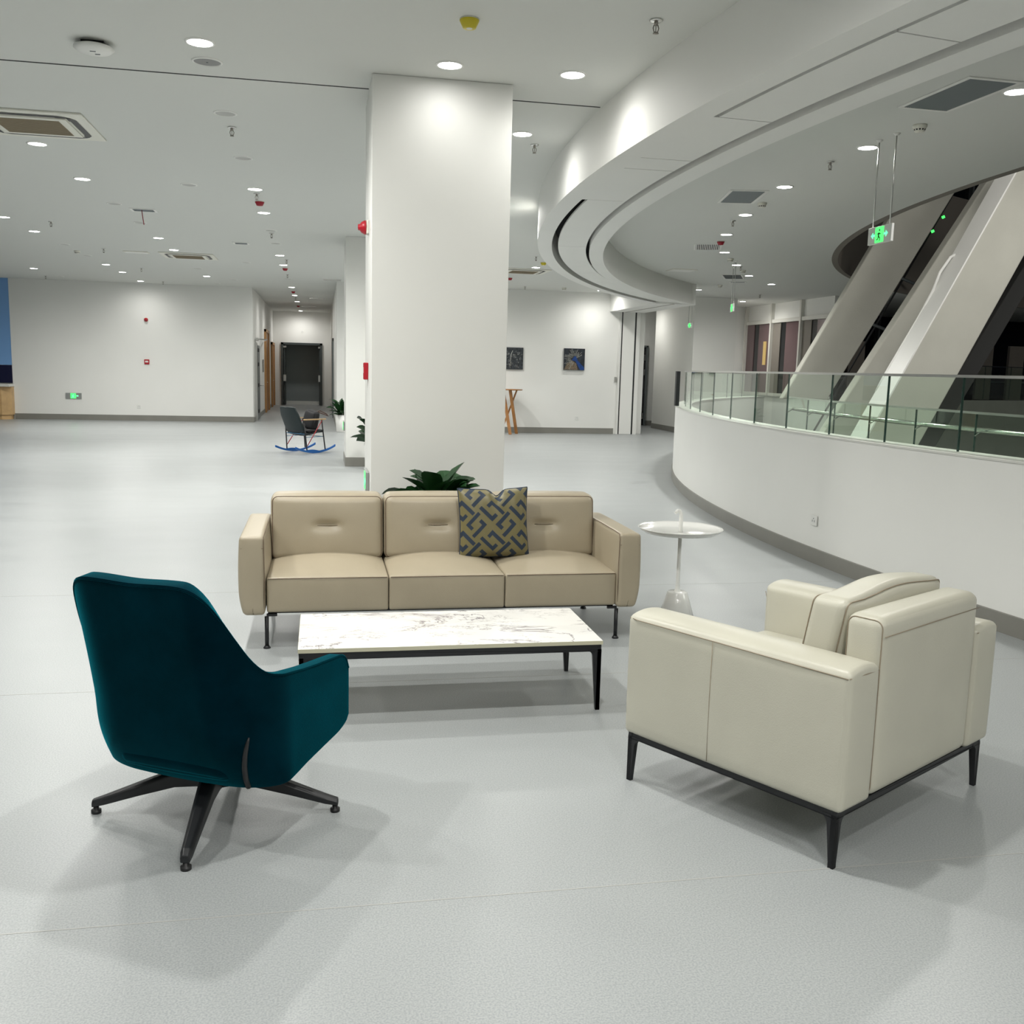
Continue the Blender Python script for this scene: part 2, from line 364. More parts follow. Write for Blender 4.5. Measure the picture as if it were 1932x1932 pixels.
# ---------------------------------------------------------------- doors
d = B(); d.box(-1.53, -1.44, 39.94, 40.22, 0, 2.46); d.box(-.02, .07, 39.94, 40.22, 0, 2.46); d.box(-1.53, .07, 39.94, 40.22, 2.38, 2.46)
d1 = d.go('door_1', 'doorgrey', **S)
B().box(-1.8, .35, 40.9, 41.0, 0, 2.6).go('alcove_back', 'alcove', d1)
b = B(); b.box(-1.75, -1.6, 40.2, 41.7, 0, 2.6); b.box(.13, .28, 40.2, 41.7, 0, 2.6); b.box(-1.8, .35, 40.2, 41.7, 2.46, 2.6); b.go('alcove_lining', 'doorgrey', d1)
for x in (-1.42, -.06):
    l = B().box(x, x+.05, 40.05, 40.84, .01, 2.37).go('door_leaf', 'doorgrey', d1)
    B().box(x-.03, x+.08, 40.0, 40.04, .95, 1.2).go('handle', 'steel', l)
    B().box(x-.03, x+.1, 39.99, 40.05, 2.26, 2.33).go('door_closer', 'steel', l)
b = B(); b.box(-1.40, -.06, 40.86, 40.9, 0, .14); b.go('kick_plate', 'steel', d1)
# steel door standing open against the corridor wall
d2 = B().box(-1.82, -1.77, 29.0, 30.2, .01, 2.14).go('door_2', 'teldoor', **S)
B().box(-1.83, -1.765, 28.75, 29.0, 0, 2.2).go('door_frame', 'steel', d2)
b = B(); b.box(-1.80, -1.74, 28.9, 29.35, 2.26, 2.34); b.tube([(-1.76, 29.3, 2.32), (-1.62, 31.4, 2.35), (-1.79, 33.2, 2.35)], .018, 6); b.go('closer_arm', 'steel', d2)
b = B()
for z in (.25, 1.0, 1.6, 2.0): b.box(-1.775, -1.75, 29.3, 29.7, z-.05, z+.05)
b.go('hinge', 'black', d2)
B().tube([(-1.77, 29.9, .98), (-1.66, 29.9, .98), (-1.66, 30.1, .98)], .012, 6).go('handle', 'steel', d2)
for i, (ya, yb, zt) in enumerate(((33.7, 35.8, 2.75), (38.0, 39.9, 2.42))):
    b = B(); b.box(-1.83, -1.76, ya, ya+.09, 0, zt); b.box(-1.83, -1.76, yb-.09, yb, 0, zt); b.box(-1.83, -1.76, ya, yb, zt-.09, zt)
    dd = b.go('door_%d' % (3+i), 'doorwood', **S)
    B().box(-1.83, -1.80, ya+.09, yb-.09, 0, zt-.09).go('door_leaf', 'oakd', dd)
    B().tube([(-1.80, ya+.2, 1.0), (-1.74, ya+.2, 1.0), (-1.74, ya+.32, 1.0)], .012, 6).go('handle', 'steel', dd)
b = B(); b.box(.36, .40, 31.0, 31.1, 0, 2.45); b.box(.36, .40, 32.3, 32.4, 0, 2.45); b.box(.36, .40, 31, 32.4, 2.36, 2.45)
d5 = b.go('door_5', 'teldoor', **S); B().box(.375, .40, 31.1, 32.3, 0, 2.36).go('door_leaf', 'doorgrey', d5)
B().box(-1.82, -1.80, 32.6, 32.85, 1.35, 1.75).go('room_sign', 'bronze', label='small dark room sign on the corridor wall beside the steel door', category='sign')

# dark open door in the recess on the right
b = B(); b.box(9.66, 9.70, 29.28, 29.4, 0, 2.47); b.box(9.92, 9.98, 29.28, 29.4, 0, 2.47); b.box(9.30, 9.98, 29.28, 29.4, 2.42, 2.47)
d6 = b.go('door_6', 'teldoor', **S)
B().box(9.2, 9.92, 29.36, 29.4, 0, 2.42).go('dark_opening', 'void', d6)
l = B().box(9.72, 9.78, 29.30, 29.36, .01, 2.36).go('door_leaf', 'doorgrey', d6)
b = B()
for z in (.3, 1.65, 2.1): b.box(9.80, 9.90, 29.31, 29.36, z-.09, z+.09)
b.box(9.83, 9.865, 29.31, 29.36, .25, 2.2); b.go('push_bar', 'steel', d6)

# sliding partition stack at the end of the painting wall
pt = thing('partition_panel', 'white stacked partition panels with dark seals at the end of the painting wall', 'partition', (7.98, 25.1, 0))
B().box(-.26, -.21, -.06, .14, 0, 3.2).go('end_post', 'trimw', pt)
B().box(-.20, -.175, -.045, .12, 0, 3.2).go('seal', 'black', pt)
B().box(-.175, .155, -.055, .12, .005, 3.2).go('panel', 'wall', pt)
B().box(.155, .20, -.05, .12, 0, 3.2).go('seal', 'black', pt)
B().box(.20, .30, -.055, .3, 0, 3.2).go('end_post', 'trimw', pt)
B().box(7.64, 7.70, 25.07, 25.1, 1.37, 1.51).go('wall_switch', 'steel', bevel=.004, label='small grey wall switch beside the partition panels', category='switch')

# ---------------------------------------------------------------- pillars
def pillar(x0, x1, y0, y1, label, sk=.15):
    t = thing('square_pillar', label, 'pillar', ((x0+x1)/2, (y0+y1)/2, 0)); hx, hy = (x1-x0)/2, (y1-y0)/2
    B().box(-hx, hx, -hy, hy, 0, H-.001).go('shaft', 'pillar', t, bevel=.004)
    B().box(-hx-.012, hx+.012, -hy-.012, hy+.012, 0, sk).go('skirting', 'skirt', t, bevel=.002)
    return t
pillar(.36, 1.36, 7.23, 8.2, 'large white square pillar standing behind the beige sofa')
pillar(.40, 1.40, 16.16, 17.3, 'white square pillar farther back, half hidden by the large pillar')
pillar(9.77, 10.97, 25.03, 28.1, 'broad white pillar behind the left end of the glass balustrade')

# ---------------------------------------------------------------- curved ceiling bulkhead
ra, rb_ = ang(RC, 21.43, 21.7), PI+math.asin(13.5/21.4)
t = thing('ceiling_bulkhead', 'curved white ceiling bulkhead sweeping from upper right to the far partition', 'bulkhead', (0, 0, 0))
zb = 3.215
B().arc(RC, [(21.86, H), (21.86, zb), (21.68, zb), (21.68, H)], ra, rb_, 160, smooth=False).go('outer_fascia', 'wall', t)
B().arc(RC, [(21.19, H), (21.19, zb), (21.0, zb), (21.0, H)], ra, rb_, 160).go('inner_fascia', 'wall', t)
B().arc(RC, [(21.68, H-.05), (21.68, H-.1), (21.19, H-.1), (21.19, H-.05)], ra, rb_, 120).go('cavity', 'void', t)
pa = [2*PI-0]*0
cuts = [ra]+[ang(RC, 21.4, q) for q in (19.3, 17.6, 15.72, 12.63, 9.17, 7.3, 6.05, 4.4)]+[PI+math.asin(q/21.4) for q in (-1.2+1.0, 4, 8)]+[rb_]
cuts = sorted(cuts)
for a, c in zip(cuts[:-1], cuts[1:]):
    mid = (a+c)/2; far = mid < PI-.05
    ym = RC[1]+21.4*math.sin(mid); ro, ri = (21.60 if (ym < 5.3 or ym > 9.0) else 21.672, 21.235)
    g = .003/21.4*2
    B().arc(RC, [(ro, zb+.045), (ro, zb+.025), (ri, zb+.025), (ri, zb+.045)], a+g, c-g, 24).go('soffit_panel', 'wall', t)
# straight beam from the ring to the painting wall
bm_ = thing('ceiling_beam', 'white boxed ceiling beam between curved bulkhead and partition panels', 'beam', (7.9, 23.4, 3.2))
B().box(-.46, .50, -1.9, 1.7, .0, H-3.2-.001).go('beam_casing', 'wall', bm_)
B().box(-.05, .0, -1.9, 1.7, -.004, .01).go('track_slot', 'bronze', bm_)

# ---------------------------------------------------------------- atrium: parapet, glass, opening, slanted columns
pa0, pa1 = ang(PC, 21.15, 22.7), PI+math.asin(13/21.2)
B().arc(PC, [(21.29, 0), (21.29, 1.13), (21.04, 1.13), (21.04, -.4), (21.2, -.4)], pa0, pa1, 170).go('wall_parapet', 'wall', **S)
B().arc(PC, [(21.305, 0), (21.305, .13), (21.285, .135), (21.285, 0)], pa0, pa1, 170).go('baseboard_parapet', 'skirt', **S)
B().arc(PC, [(21.30, 1.125), (21.30, 1.14), (21.03, 1.14), (21.03, 1.125)], pa0, pa1, 170).go('trim_5', 'ledge', **S)
def balustrade(r, z0, z1, ang_list, label, posts=False, hand=None, gap=.0015, th=.010):
    t = thing('glass_balustrade', label, 'balustrade', (0, 0, 0))
    for a, c in zip(ang_list[:-1], ang_list[1:]):
        g = gap/r; P = [(PC[0]+r*math.cos(q), PC[1]+r*math.sin(q)) for q in (a+g, c-g)]
        dx, dy = P[1][0]-P[0][0], P[1][1]-P[0][1]; l = math.hypot(dx, dy); nx, ny = -dy/l*th, dx/l*th
        o = B().prism([(P[0][0], P[0][1], z0), (P[1][0], P[1][1], z0), (P[1][0]+nx, P[1][1]+ny, z0), (P[0][0]+nx, P[0][1]+ny, z0)], (0, 0, z1-z0)).go('glass_pane', 'glass', t)
        e = B()
        e.box(-.013, .003, -.004, .004, z0, z1)
        e.go('glass_edge', 'glassedge', t, loc=(PC[0]+r*math.cos(c), PC[1]+r*math.sin(c), 0), rot=c)
    B().arc(PC, [(r+.018, z1-.002), (r+.018, z1+.018), (r-.018, z1+.018), (r-.018, z1-.002)], ang_list[0], ang_list[-1], 140).go('top_rail', 'steel', t)
    if hand:
        pts = [(PC[0]+(r-.08)*math.cos(q), PC[1]+(r-.08)*math.sin(q), hand) for q in [ang_list[0]+(ang_list[-1]-ang_list[0])*i/90 for i in range(91)]]
        B().tube(pts, .022, 8).go('handrail', 'chrome', t)
        for q in ang_list:
            B().tube([(PC[0]+r*math.cos(q), PC[1]+r*math.sin(q), hand-.05), (PC[0]+(r-.08)*math.cos(q), PC[1]+(r-.08)*math.sin(q), hand)], .008, 5).go('rail_bracket', 'chrome', t)
    return t
j = [22.6, 21.7, 20.75, 19.75, 18.7, 17.6, 16.5, 15.5, 14.5, 13.48, 12.46, 11.58, 10.71, 9.84, 8.96, 8.06, 7.18, 6.30, 5.42, 4.54, 3.66, 2.78, 1.9, 1.0]
gb = balustrade(21.15, 1.13, 1.672, [ang(PC, 21.15, y) for y in j], 'curved green tinted glass balustrade with steel rail on the white parapet')
B().box(-.03, .03, -.03, .03, 1.14, 1.68).go('end_post', 'blkmetal', gb, loc=(5.52, 14.72, 0))
gb2 = balustrade(20.0, .35, 1.365, [PI-.222+i*.0455 for i in range(17)], 'inner lower glass balustrade with round handrail beyond the white parapet', hand=1.22)
B().arc(PC, [(21.04, -.3), (21.04, -.05), (19.9, -.05), (19.9, -.3)], PI-.222, PI+.5, 60).go('landing_slab', 'concrete', label='narrow grey landing slab between the two glass balustrades', category='slab')
B().arc(PC, [(20.06, -.04), (20.06, .34), (19.94, .34), (19.94, -.04)], PI-.222, PI+.5, 60).go('landing_kerb', 'fascia', label='low grey kerb carrying the inner glass balustrade', category='kerb')
# ceiling opening
B().arc(RC, [(17.5, H-.002), (17.5, 6.2), (17.4, 6.2), (17.4, H-.002)], math.radians(80), math.radians(250), 150).go('trim_6', 'fascia', **S)
# upper ring seen through the opening
B().arc((24, 7.5), [(14.2, 4.7), (14.2, 5.15), (13.9, 5.15), (13.9, 4.7)], math.radians(95), math.radians(240), 90).go('upper_ring_beam', 'fascia', label='curved grey ring beam at top between the slanted columns', category='beam')

def slant(label, L0, L1, R0, R1, y, dep, m='concrete', ext=(-1.2, 6.0), edge=None):
    """column leaning right: left edge L0->L1 and right edge R0->R1 as (x,z) in the plane y, extruded backwards"""
    def at(P, Q, z): return P[0]+(Q[0]-P[0])*(z-P[1])/(Q[1]-P[1])
    z0, z1 = ext
    t = thing('slanted_column', label, 'column', (at(L0, L1, z0), y, z0)); ox, oz = at(L0, L1, z0), z0
    q = [(at(L0, L1, z0)-ox, 0, 0), (at(R0, R1, z0)-ox, 0, 0), (at(R0, R1, z1)-ox, 0, z1-oz), (at(L0, L1, z1)-ox, 0, z1-oz)]
    B().prism(q, (0, dep, 0)).go('shaft', m, t, bevel=.02)
    if edge: B().prism([(q[0][0]-.012, 0, 0), (q[0][0]+.012, 0, 0), (q[3][0]+.012, 0, z1-oz), (q[3][0]-.012, 0, z1-oz)], (0, dep, 0)).go('lit_side_face', 'trimw', t)  # white skin puts the light falling on the left face into colour
    return t, at
slant('leftmost grey slanted column nearest the window wall', (8.49, 1.75), (9.71, 3.91), (9.40, 1.78), (11.0, 4.50), 16.5, .16, ext=(1.24, 6))
slant('grey slanted column between leftmost column and the bright-sided one', (8.88, 1.76), (10.62, 4.55), (9.75, 1.75), (11.49, 4.55), 15.0, .2)
tc_, atf = slant('broadest slanted column with a left side whitened as if lit', (8.17, 1.74), (9.58, 4.41), (9.06, 1.76), (10.42, 4.38), 12.75, .42, ext=(.6, 6.2), edge=1)
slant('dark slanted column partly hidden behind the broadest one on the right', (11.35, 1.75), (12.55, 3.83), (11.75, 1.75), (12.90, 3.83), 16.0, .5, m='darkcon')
pts = [(8.45+.0, 12.78, 2.35), (8.62, 12.72, 2.75), (8.70, 12.70, 3.0), (8.80, 12.72, 3.3), (8.98, 12.72, 3.45)]
pts = [(8.02, 13.17, 1.45), (8.12, 13.17, 1.66), (8.64, 13.15, 2.62), (8.78, 13.12, 2.95), (8.85, 13.1, 3.2), (9.0, 13.1, 3.42), (9.12, 13.12, 3.48)]
cp = B().tube(pts, .022, 8).go('conduit_pipe', 'wall'); cp.parent = tc_; cp.matrix_parent_inverse = Matrix.Translation(-tc_.location)
# dark raking frame of the glazing behind, with two cross struts
gfr = thing('glazing_frame', 'dark raking glazing frame with thin grey struts seen between slanted columns', 'frame', (11.0, 21.0, -.1))
B().tube([(0, 0, 0), (3.12, .05, 5.55), (4.3, .1, 7.6)], .022, 6).go('raking_post', 'void', gfr)
for (x0, z0, x1, z1) in ((2.0, 4.12, 2.42, 3.98), (1.24, 3.08, 1.72, 2.93)):
    B().tube([(x0-.25, -.02, z0+.08), (x1+.25, -.02, z1-.08)], .035, 6).go('cross_strut', 'teldoor', gfr)

# window wall
b = B(); b.box(12.62, 12.75, 22.9, 28.1, 0, 1.1); b.box(12.62, 12.75, 22.9, 28.1, 3.2, H); b.go('wall_window', 'wall', **S)
yw = [27.95, 26.25, 24.5, 22.9]
for i in range(3):
    y1, y0 = yw[i], yw[i+1]
    b = B(); b.box(12.52, 12.66, y1-.05, y1+.03, 1.1, H); b.box(12.55, 12.66, y0, y1, 3.12, 3.22); b.box(12.55, 12.66, y0, y1, 1.08, 1.16)
    wn = b.go('window_%d' % (i+1), 'mullion', **S)
    B().box(12.60, 12.64, y1-.52, y1-.05, 1.16, 3.12).go('side_pane', 'fascia' if i else 'mauve', wn)
    B().box(12.62, 12.66, y1-.80, y1-.52, 1.16, 3.12).go('dark_pane', 'nightglass', wn)
    B().box(12.62, 12.66, y0, y1-.80, 1.16, 3.12).go('pane', 'mauve', wn)
B().box(12.600, 12.615, 26.60, 26.78, 1.95, 2.62).go('painted_glow_pane', 'warmlit', label='glowing patch standing in for warm light in the first window pane', category='window light')  # emissive strip painted in for the warm light in the glass
# night glazing far behind the columns
def black_box(x0, x1, y0, y1, z0, z1, nm): return B().box(x0, x1, y0, y1, z0, z1).go(nm, 'nightglass', **S)
black_box(12.75, 50, 29.9, 30, -5, 9, 'wall_glazing_far'); black_box(12.75, 12.85, 22.9, 28.2, -5, 9, 'wall_glazing_side')
b = B()
for x in (15, 18, 21, 24, 27): b.box(x, x+.07, 29.7, 29.9, -5, 9)
for z in (1.6, 4.6): b.box(12.8, 45, 29.7, 29.9, z, z+.06)
b.go('window_4', 'teldoor', **S)
# far walkway on the other side of the void
fb = [math.radians(78+i*4) for i in range(13)]
balustrade(18.3, 1.15, 2.05, fb, 'distant glass balustrade across the atrium void at the right edge')
B().arc(PC, [(18.42, -.6), (18.42, .95), (18.2, 1.12), (18.2, -.6)], math.radians(76), math.radians(152), 80).go('far_walkway_edge', 'concrete', label='curved grey walkway edge across the atrium void', category='walkway')
b = B()
for i in range(7): b.box(15.0+i*1.05, 15.5+i*1.05, 26.2, 26.3, 1.1+0*i, 2.7)
b.go('far_panel_screen', 'fascia', label='row of grey upright screen panels behind the distant balustrade', category='screen')
for i, (x, z) in enumerate(((14.08, 5.36), (13.84, 5.03))):
    B().box(-.028, .028, -.02, .02, -.028, .028).go('exit_light', 'green', loc=(x, 20.9, z), rot=(0, -.5, 0), label=('upper' if i == 0 else 'lower')+' small green light in the dark gap between slanted columns', category='sign')
# atrium floor far below
B().box(3, 50, -10, 32, -5.1, -5).go('floor_lower_level', 'floor', **S)

# ---------------------------------------------------------------- ceiling fittings
def mk_downlight(lit, label, lamp=LAMP, group=None):
    t = thing('downlight', label, 'ceiling light', group=group)
    B().lathe([(.078, -.001), (.080, -.008), (.094, -.006), (.097, 0)], n=36).go('trim_ring', 'trimw', t)
    B().lathe([(.0001, -.005), (.079, -.005)], n=36).go('diffuser', 'diff' if lit else 'unlit', t)
    if lit:
        lo = bpy.data.objects.new('lamp', lamp); COL.objects.link(lo); lo.parent = t; lo.location = (0, 0, -.035)
    return t
ORD = ['nearest', 'second nearest', 'third nearest', 'fourth nearest', 'fifth nearest', 'sixth nearest', 'seventh nearest', 'eighth nearest', 'ninth nearest', 'tenth nearest', 'eleventh nearest']
lit0 = None; un0 = None; litr0 = None
DIM = {(.86, 6.9)}
MED = {(1.71, 6.88), (1.72, 8.66), (-4.58, 27.3), (-.75, 27.35), (-.75, 30.5), (-.75, 33.5), (-.75, 39.2), (6.95, 24.3)}
rows = [('lit round downlight, %s in the row leading into the corridor', [(-.75, 6.87), (-.75, 12.26), (-.75, 14.1), (-.75, 19.45), (-.75, 21.3), (-.75, 27.35), (-.75, 30.5), (-.75, 33.5), (-.75, 39.2)], 0),
        ('lit round downlight, %s in the row just right of the air conditioner cassettes', [(-2.65, 10.43), (-2.65, 12.25), (-2.65, 17.6), (-2.65, 19.35), (-2.67, 24.9)], 0),
        ('lit round downlight, %s in the left row ending above the left wall', [(-4.55, 15.92), (-4.55, 17.5), (-4.55, 22.95), (-4.55, 24.75), (-4.58, 27.3)], 0),
        ('lit round downlight at far left, near the blue wall panel', [(-6.48, 24.75)], 0),
        ('lit round downlight on the ceiling just in front of the large pillar', [(.86, 6.9)], 0),
        ('lit round downlight, %s between large pillar and curved bulkhead', [(1.71, 6.88), (1.72, 8.66)], 0),
        ('lit round downlight above the painting wall beside a cassette', [(4.22, 19.5)], 0),
        ('lit round downlight close to the painting wall, half hidden by the curved bulkhead', [(6.95, 24.3)], 0),
        ('lit round downlight, %s in the curved row over the atrium walkway', [(4.80, 6.40), (4.75, 8.24), (4.91, 10.15), (5.31, 12.03), (5.80, 13.77), (6.62, 15.75), (7.58, 17.45), (8.63, 19.2), (9.87, 20.75)], 1),
        ('lit round downlight beside the end of the curved bulkhead', [(9.0, 22.9)], 1),
        ('lit round downlight in front of the broad far pillar and windows', [(11.5, 25.9)], 1)]
for lab, P, r in rows:
    for i, (x, y) in enumerate(P):
        L = lab % ORD[i] if '%s' in lab else lab; G = 'lit round downlights in the ceiling'
        if r:
            if litr0 is None: litr0 = mk_downlight(True, L, LAMP_R, G); litr0.location = (x, y, H)
            else: dup(litr0, (x, y, H), L)
        else:
            if lit0 is None: lit0 = mk_downlight(True, L, LAMP, G); lit0.location = (x, y, H); d_ = lit0
            else: d_ = dup(lit0, (x, y, H), L)
            if (x, y) in DIM or (x, y) in MED:
                for q in d_.children:
                    if q.type == 'LIGHT': q.data = LAMP_D if (x, y) in DIM else LAMP_S if x in (-4.58, 1.71, 1.72) else LAMP_M
UN = [(-.76, 8.69, 'unlit round downlight behind the first sprinkler of the corridor row'), (-.75, 10.48, 'unlit round downlight, second of the corridor row counted from the near ceiling joint'),
      (-1.49, 12.23, 'small unlit ceiling disc left of the twin lit corridor-row lights'), (-2.65, 14.02, 'unlit round downlight left of the small vent with a red ribbon'),
      (-2.63, 15.79, 'unlit round downlight just behind the vent with a red ribbon'), (-.75, 15.92, 'unlit round downlight just in front of a sprinkler in the corridor row'),
      (-.75, 17.57, 'unlit round downlight just behind a sprinkler in the corridor row'), (-4.52, 19.29, 'unlit round downlight in the left row beside a white smoke detector'),
      (-4.55, 21.16, 'unlit round downlight in the left row in front of a lit pair'), (-2.64, 23.03, 'unlit round downlight behind the far air conditioner cassette'),
      (-2.11, 25.65, 'unlit ceiling disc right of the last cassette-row light'), (-2.66, 27.14, 'unlit round downlight at the end of the cassette row against the left wall'),
      (-6.43, 26.89, 'unlit round downlight nearest the blue wall panel'), (-.76, 24.68, 'unlit round downlight at the mouth of the corridor'), (-1.49, 21.12, 'small unlit ceiling disc right of the far cassette')]
for x, y, lab in UN:
    if un0 is None: un0 = mk_downlight(False, lab, group='unlit round downlights in the ceiling'); un0.location = (x, y, H)
    else: dup(un0, (x, y, H), lab)

def mk_sprinkler(label):
    t = thing('sprinkler_head', label, 'sprinkler', group='sprinkler heads on the ceiling')
    B().lathe([(.0001, 0), (.036, 0), (.040, -.004), (.030, -.010), (.012, -.012), (.0001, -.012)], n=20).go('escutcheon', 'chrome', t)
    b = B(); b.lathe([(.012, -.01), (.012, -.03), (.0001, -.03)], n=12)
    for s_ in (-1, 1): b.tube([(s_*.011, 0, -.028), (s_*.017, 0, -.045), (s_*.012, 0, -.064), (0, 0, -.070)], .0032, 6)
    b.tube([(0, 0, -.03), (0, 0, -.068)], .0028, 6); b.go('frame', 'bronze', t)
    B().lathe([(.0001, -.070), (.016, -.071), (.018, -.076), (.0001, -.078)], n=16).go('deflector', 'bronze', t)
    return t
SP = [(1.91, 5.73, 'chrome sprinkler head at top, nearest of all, left of the curved bulkhead'), (1.91, 9.03, 'chrome sprinkler head behind the light right of the large pillar'),
      (-.75, 9.18, 'sprinkler head, nearest in the corridor row'), (-.75, 12.57, 'sprinkler head tucked behind a lit light and before a red detector'), (-.75, 16.25, 'sprinkler head between two unlit discs in the corridor row'),
      (-.65, 20.22, 'sprinkler head between the two lit lights in mid corridor row'), (-.74, 23.55, 'sprinkler head before the corridor mouth, behind a red detector'), (-.75, 31.45, 'sprinkler head inside the corridor'),
      (-3.97, 16.19, 'sprinkler head in the left part of the ceiling, nearest there'), (-3.94, 19.71, 'sprinkler head near the small white access panel'), (-3.92, 23.52, 'sprinkler head in front of the left wall between lit lights'),
      (-6.77, 26.88, 'sprinkler head at far left near the blue panel'), (-4.0, 27.15, 'sprinkler head close to the left wall above the red alarm horn'),
      (3.82, 17.66, 'sprinkler head beside the yellow detector above the painting wall'), (4.93, 23.98, 'sprinkler head close above the painting wall'),
      (4.74, 8.87, 'sprinkler head left of the hanging double-arrow exit sign'), (5.36, 12.53, 'sprinkler head beside the second ceiling grille over the atrium'), (7.77, 17.69, 'sprinkler head beside the thin hanging exit sign'), (10.91, 23.55, 'sprinkler head in front of the window wall')]
sp0 = None
for x, y, lab in SP:
    if sp0 is None: sp0 = mk_sprinkler(lab); sp0.location = (x, y, H)
    else: dup(sp0, (x, y, H), lab)

def mk_det(label, m, cat='smoke detector', name='smoke_detector', group=None):
    t = thing(name, label, cat, group=group)
    B().lathe([(.0001, 0), (.056, 0), (.056, -.007), (.050, -.009), (.0001, -.009)], n=28).go('base', 'offw', t)
    B().lathe([(.057, -.007), (.057, -.013), (.038, -.052), (.0001, -.054)], n=28).go('cover', m, t)
    if m == 'offw':
        b = B()
        for k in range(12):
            a = 2*PI*k/12; b.add([(math.cos(a+u)*(.0480 if h_ else .0425), math.sin(a+u)*(.0480 if h_ else .0425), -.034 if h_ else -.045) for h_ in (0, 1) for u in (-.15, .15)], [(0, 1, 3, 2)])
        b.go('vent_slots', 'black', t)
    else: B().lathe([(.0001, -.0555), (.016, -.0555), (.018, -.053)], n=14).go('sensor_tip', 'offw' if m == 'yellow' else 'red', t)
    return t
for m, nm, grp, P in (('redfilm', 'smoke_detector', 'red covered detectors', [(-.75, 13.17, 'red covered detector, nearest in the corridor row'), (-.74, 22.02, 'red covered detector, second in the corridor row'), (-.75, 28.85, 'red covered detector at the corridor mouth'), (-.76, 35.8, 'red covered detector deep inside the corridor'), (6.03, 14.52, 'red covered detector beside a ceiling grille over the atrium walkway'), (4.16, 21.94, 'red covered detector above the painting wall, at the large pillar edge')]),
                      ('yellow', 'smoke_detector', 'yellow covered detectors', [(.86, 6.0, 'yellow covered detector above the large pillar, the biggest in view'), (4.16, 18.55, 'small yellow covered detector above the painting wall')]),
                      ('offw', 'smoke_detector', 'white smoke detectors', [(4.72, 7.42, 'white smoke detector right of the hanging exit sign rods'), (5.13, 11.17, 'white smoke detector beside the second ceiling grille'), (7.08, 16.57, 'white smoke detector just before the thin hanging exit sign'), (8.09, 18.29, 'white smoke detector behind the thin hanging exit sign'), (8.97, 21.51, 'white smoke detector near the end of the curved bulkhead'), (-4.54, 20.32, 'white smoke detector in the left row of the big ceiling'), (5.91, 23.96, 'white smoke detector above the right painting')])):
    d0 = None
    for x, y, lab in P:
        if d0 is None: d0 = mk_det(lab, m, group=grp); d0.location = (x, y, H)
        else: dup(d0, (x, y, H), lab)

# access point and speaker near the joint
t = thing('wireless_access_point', 'white round wireless access point on a black bracket at upper left', 'access point', (-1.43, 7.07, H))
B().box(-.07, .07, -.05, .05, -.022, 0).go('bracket', 'black', t)
B().lathe([(.0001, -.022), (.10, -.022), (.122, -.030), (.125, -.04), (.10, -.058), (.0001, -.062)], n=40).go('housing', 'trimw', t)
b = B(); b.box(-.02, .015, -.03, -.024, -.0645, -.058); b.box(.0, .03, .03, .036, -.0645, -.058); b.go('port', 'louver', t)
t = thing('ceiling_speaker', 'round grey ceiling speaker behind the nearest left downlight', 'speaker', (-.75, 7.28, H))
B().lathe([(.088, -.004), (.092, -.010), (.102, -.006), (.104, 0)], n=40).go('bezel', 'trimw', t)
B().lathe([(.0001, -.008), (.09, -.004)], n=40).go('grille', 'spk', t)
B().lathe([(.0001, -.0105), (.007, -.010), (.008, -.006)], n=10).go('logo_dot', 'louver', t)

# air conditioner cassettes
def cassette(x, y, label, rz=0):
    t = thing('air_conditioner_cassette', label, 'air conditioner', (x, y, H), rz, group='ceiling cassette air conditioners')
    b = B(); hs = .5
    b.box(-hs, hs, -hs, hs, -.018, 0); b.go('panel', 'offw', t, bevel=.006)
    c_ = .36; k = .10
    outer = [(-c_+k, -c_), (c_-k, -c_), (c_, -c_+k), (c_, c_-k), (c_-k, c_), (-c_+k, c_), (-c_, c_-k), (-c_, -c_+k)]
    def ring(s0, s1, z0, nm, m):
        b = B(); v = [(px*s0, py*s0, z0) for px, py in outer]+[(px*s1, py*s1, z0) for px, py in outer]
        b.add(v, [(i, (i+1) % 8, 8+(i+1) % 8, 8+i) for i in range(8)]); return b.go(nm, m, t)
    for q in range(4):
        b = B(); b.add([(-c_+.07, -c_-.055, -.0215), (c_-.07, -c_-.055, -.0215), (c_+.0, -c_-.02, -.0215), (c_+.02, -c_+.012, -.0215), (c_-.09, -c_+.012, -.0215), (-c_+.09, -c_+.012, -.0215), (-c_-.02, -c_+.012, -.0215), (-c_, -c_-.02, -.0215)], [(0, 1, 2, 3, 4, 5, 6, 7)])
        b.go('air_slot', 'black', t, rot=q*PI/2)
        B().box(-c_+.10, c_-.10, -c_-.001, -c_+.007, -.025, -.0215).go('air_vane', 'offw', t, rot=q*PI/2)
    b = B(); b.box(-.335, .335, -.335, .335, -.030, -.018); b.go('centre_frame', 'offw', t, bevel=.004)
    b = B(); b.box(-.27, .27, -.27, .27, -.033, -.030)
    for i in range(18): b.box(-.27, .27, -.262+i*.03, -.255+i*.03, -.036, -.033)
    b.go('intake_grille', 'tan', t)
    return t
cassette(-2.45, 9.55, 'large cream air conditioner cassette cut by the left picture edge')
cassette(-2.50, 20.3, 'cream air conditioner cassette in the middle of the left ceiling')
cassette(4.12, 20.3, 'cream air conditioner cassette right of the large pillar')

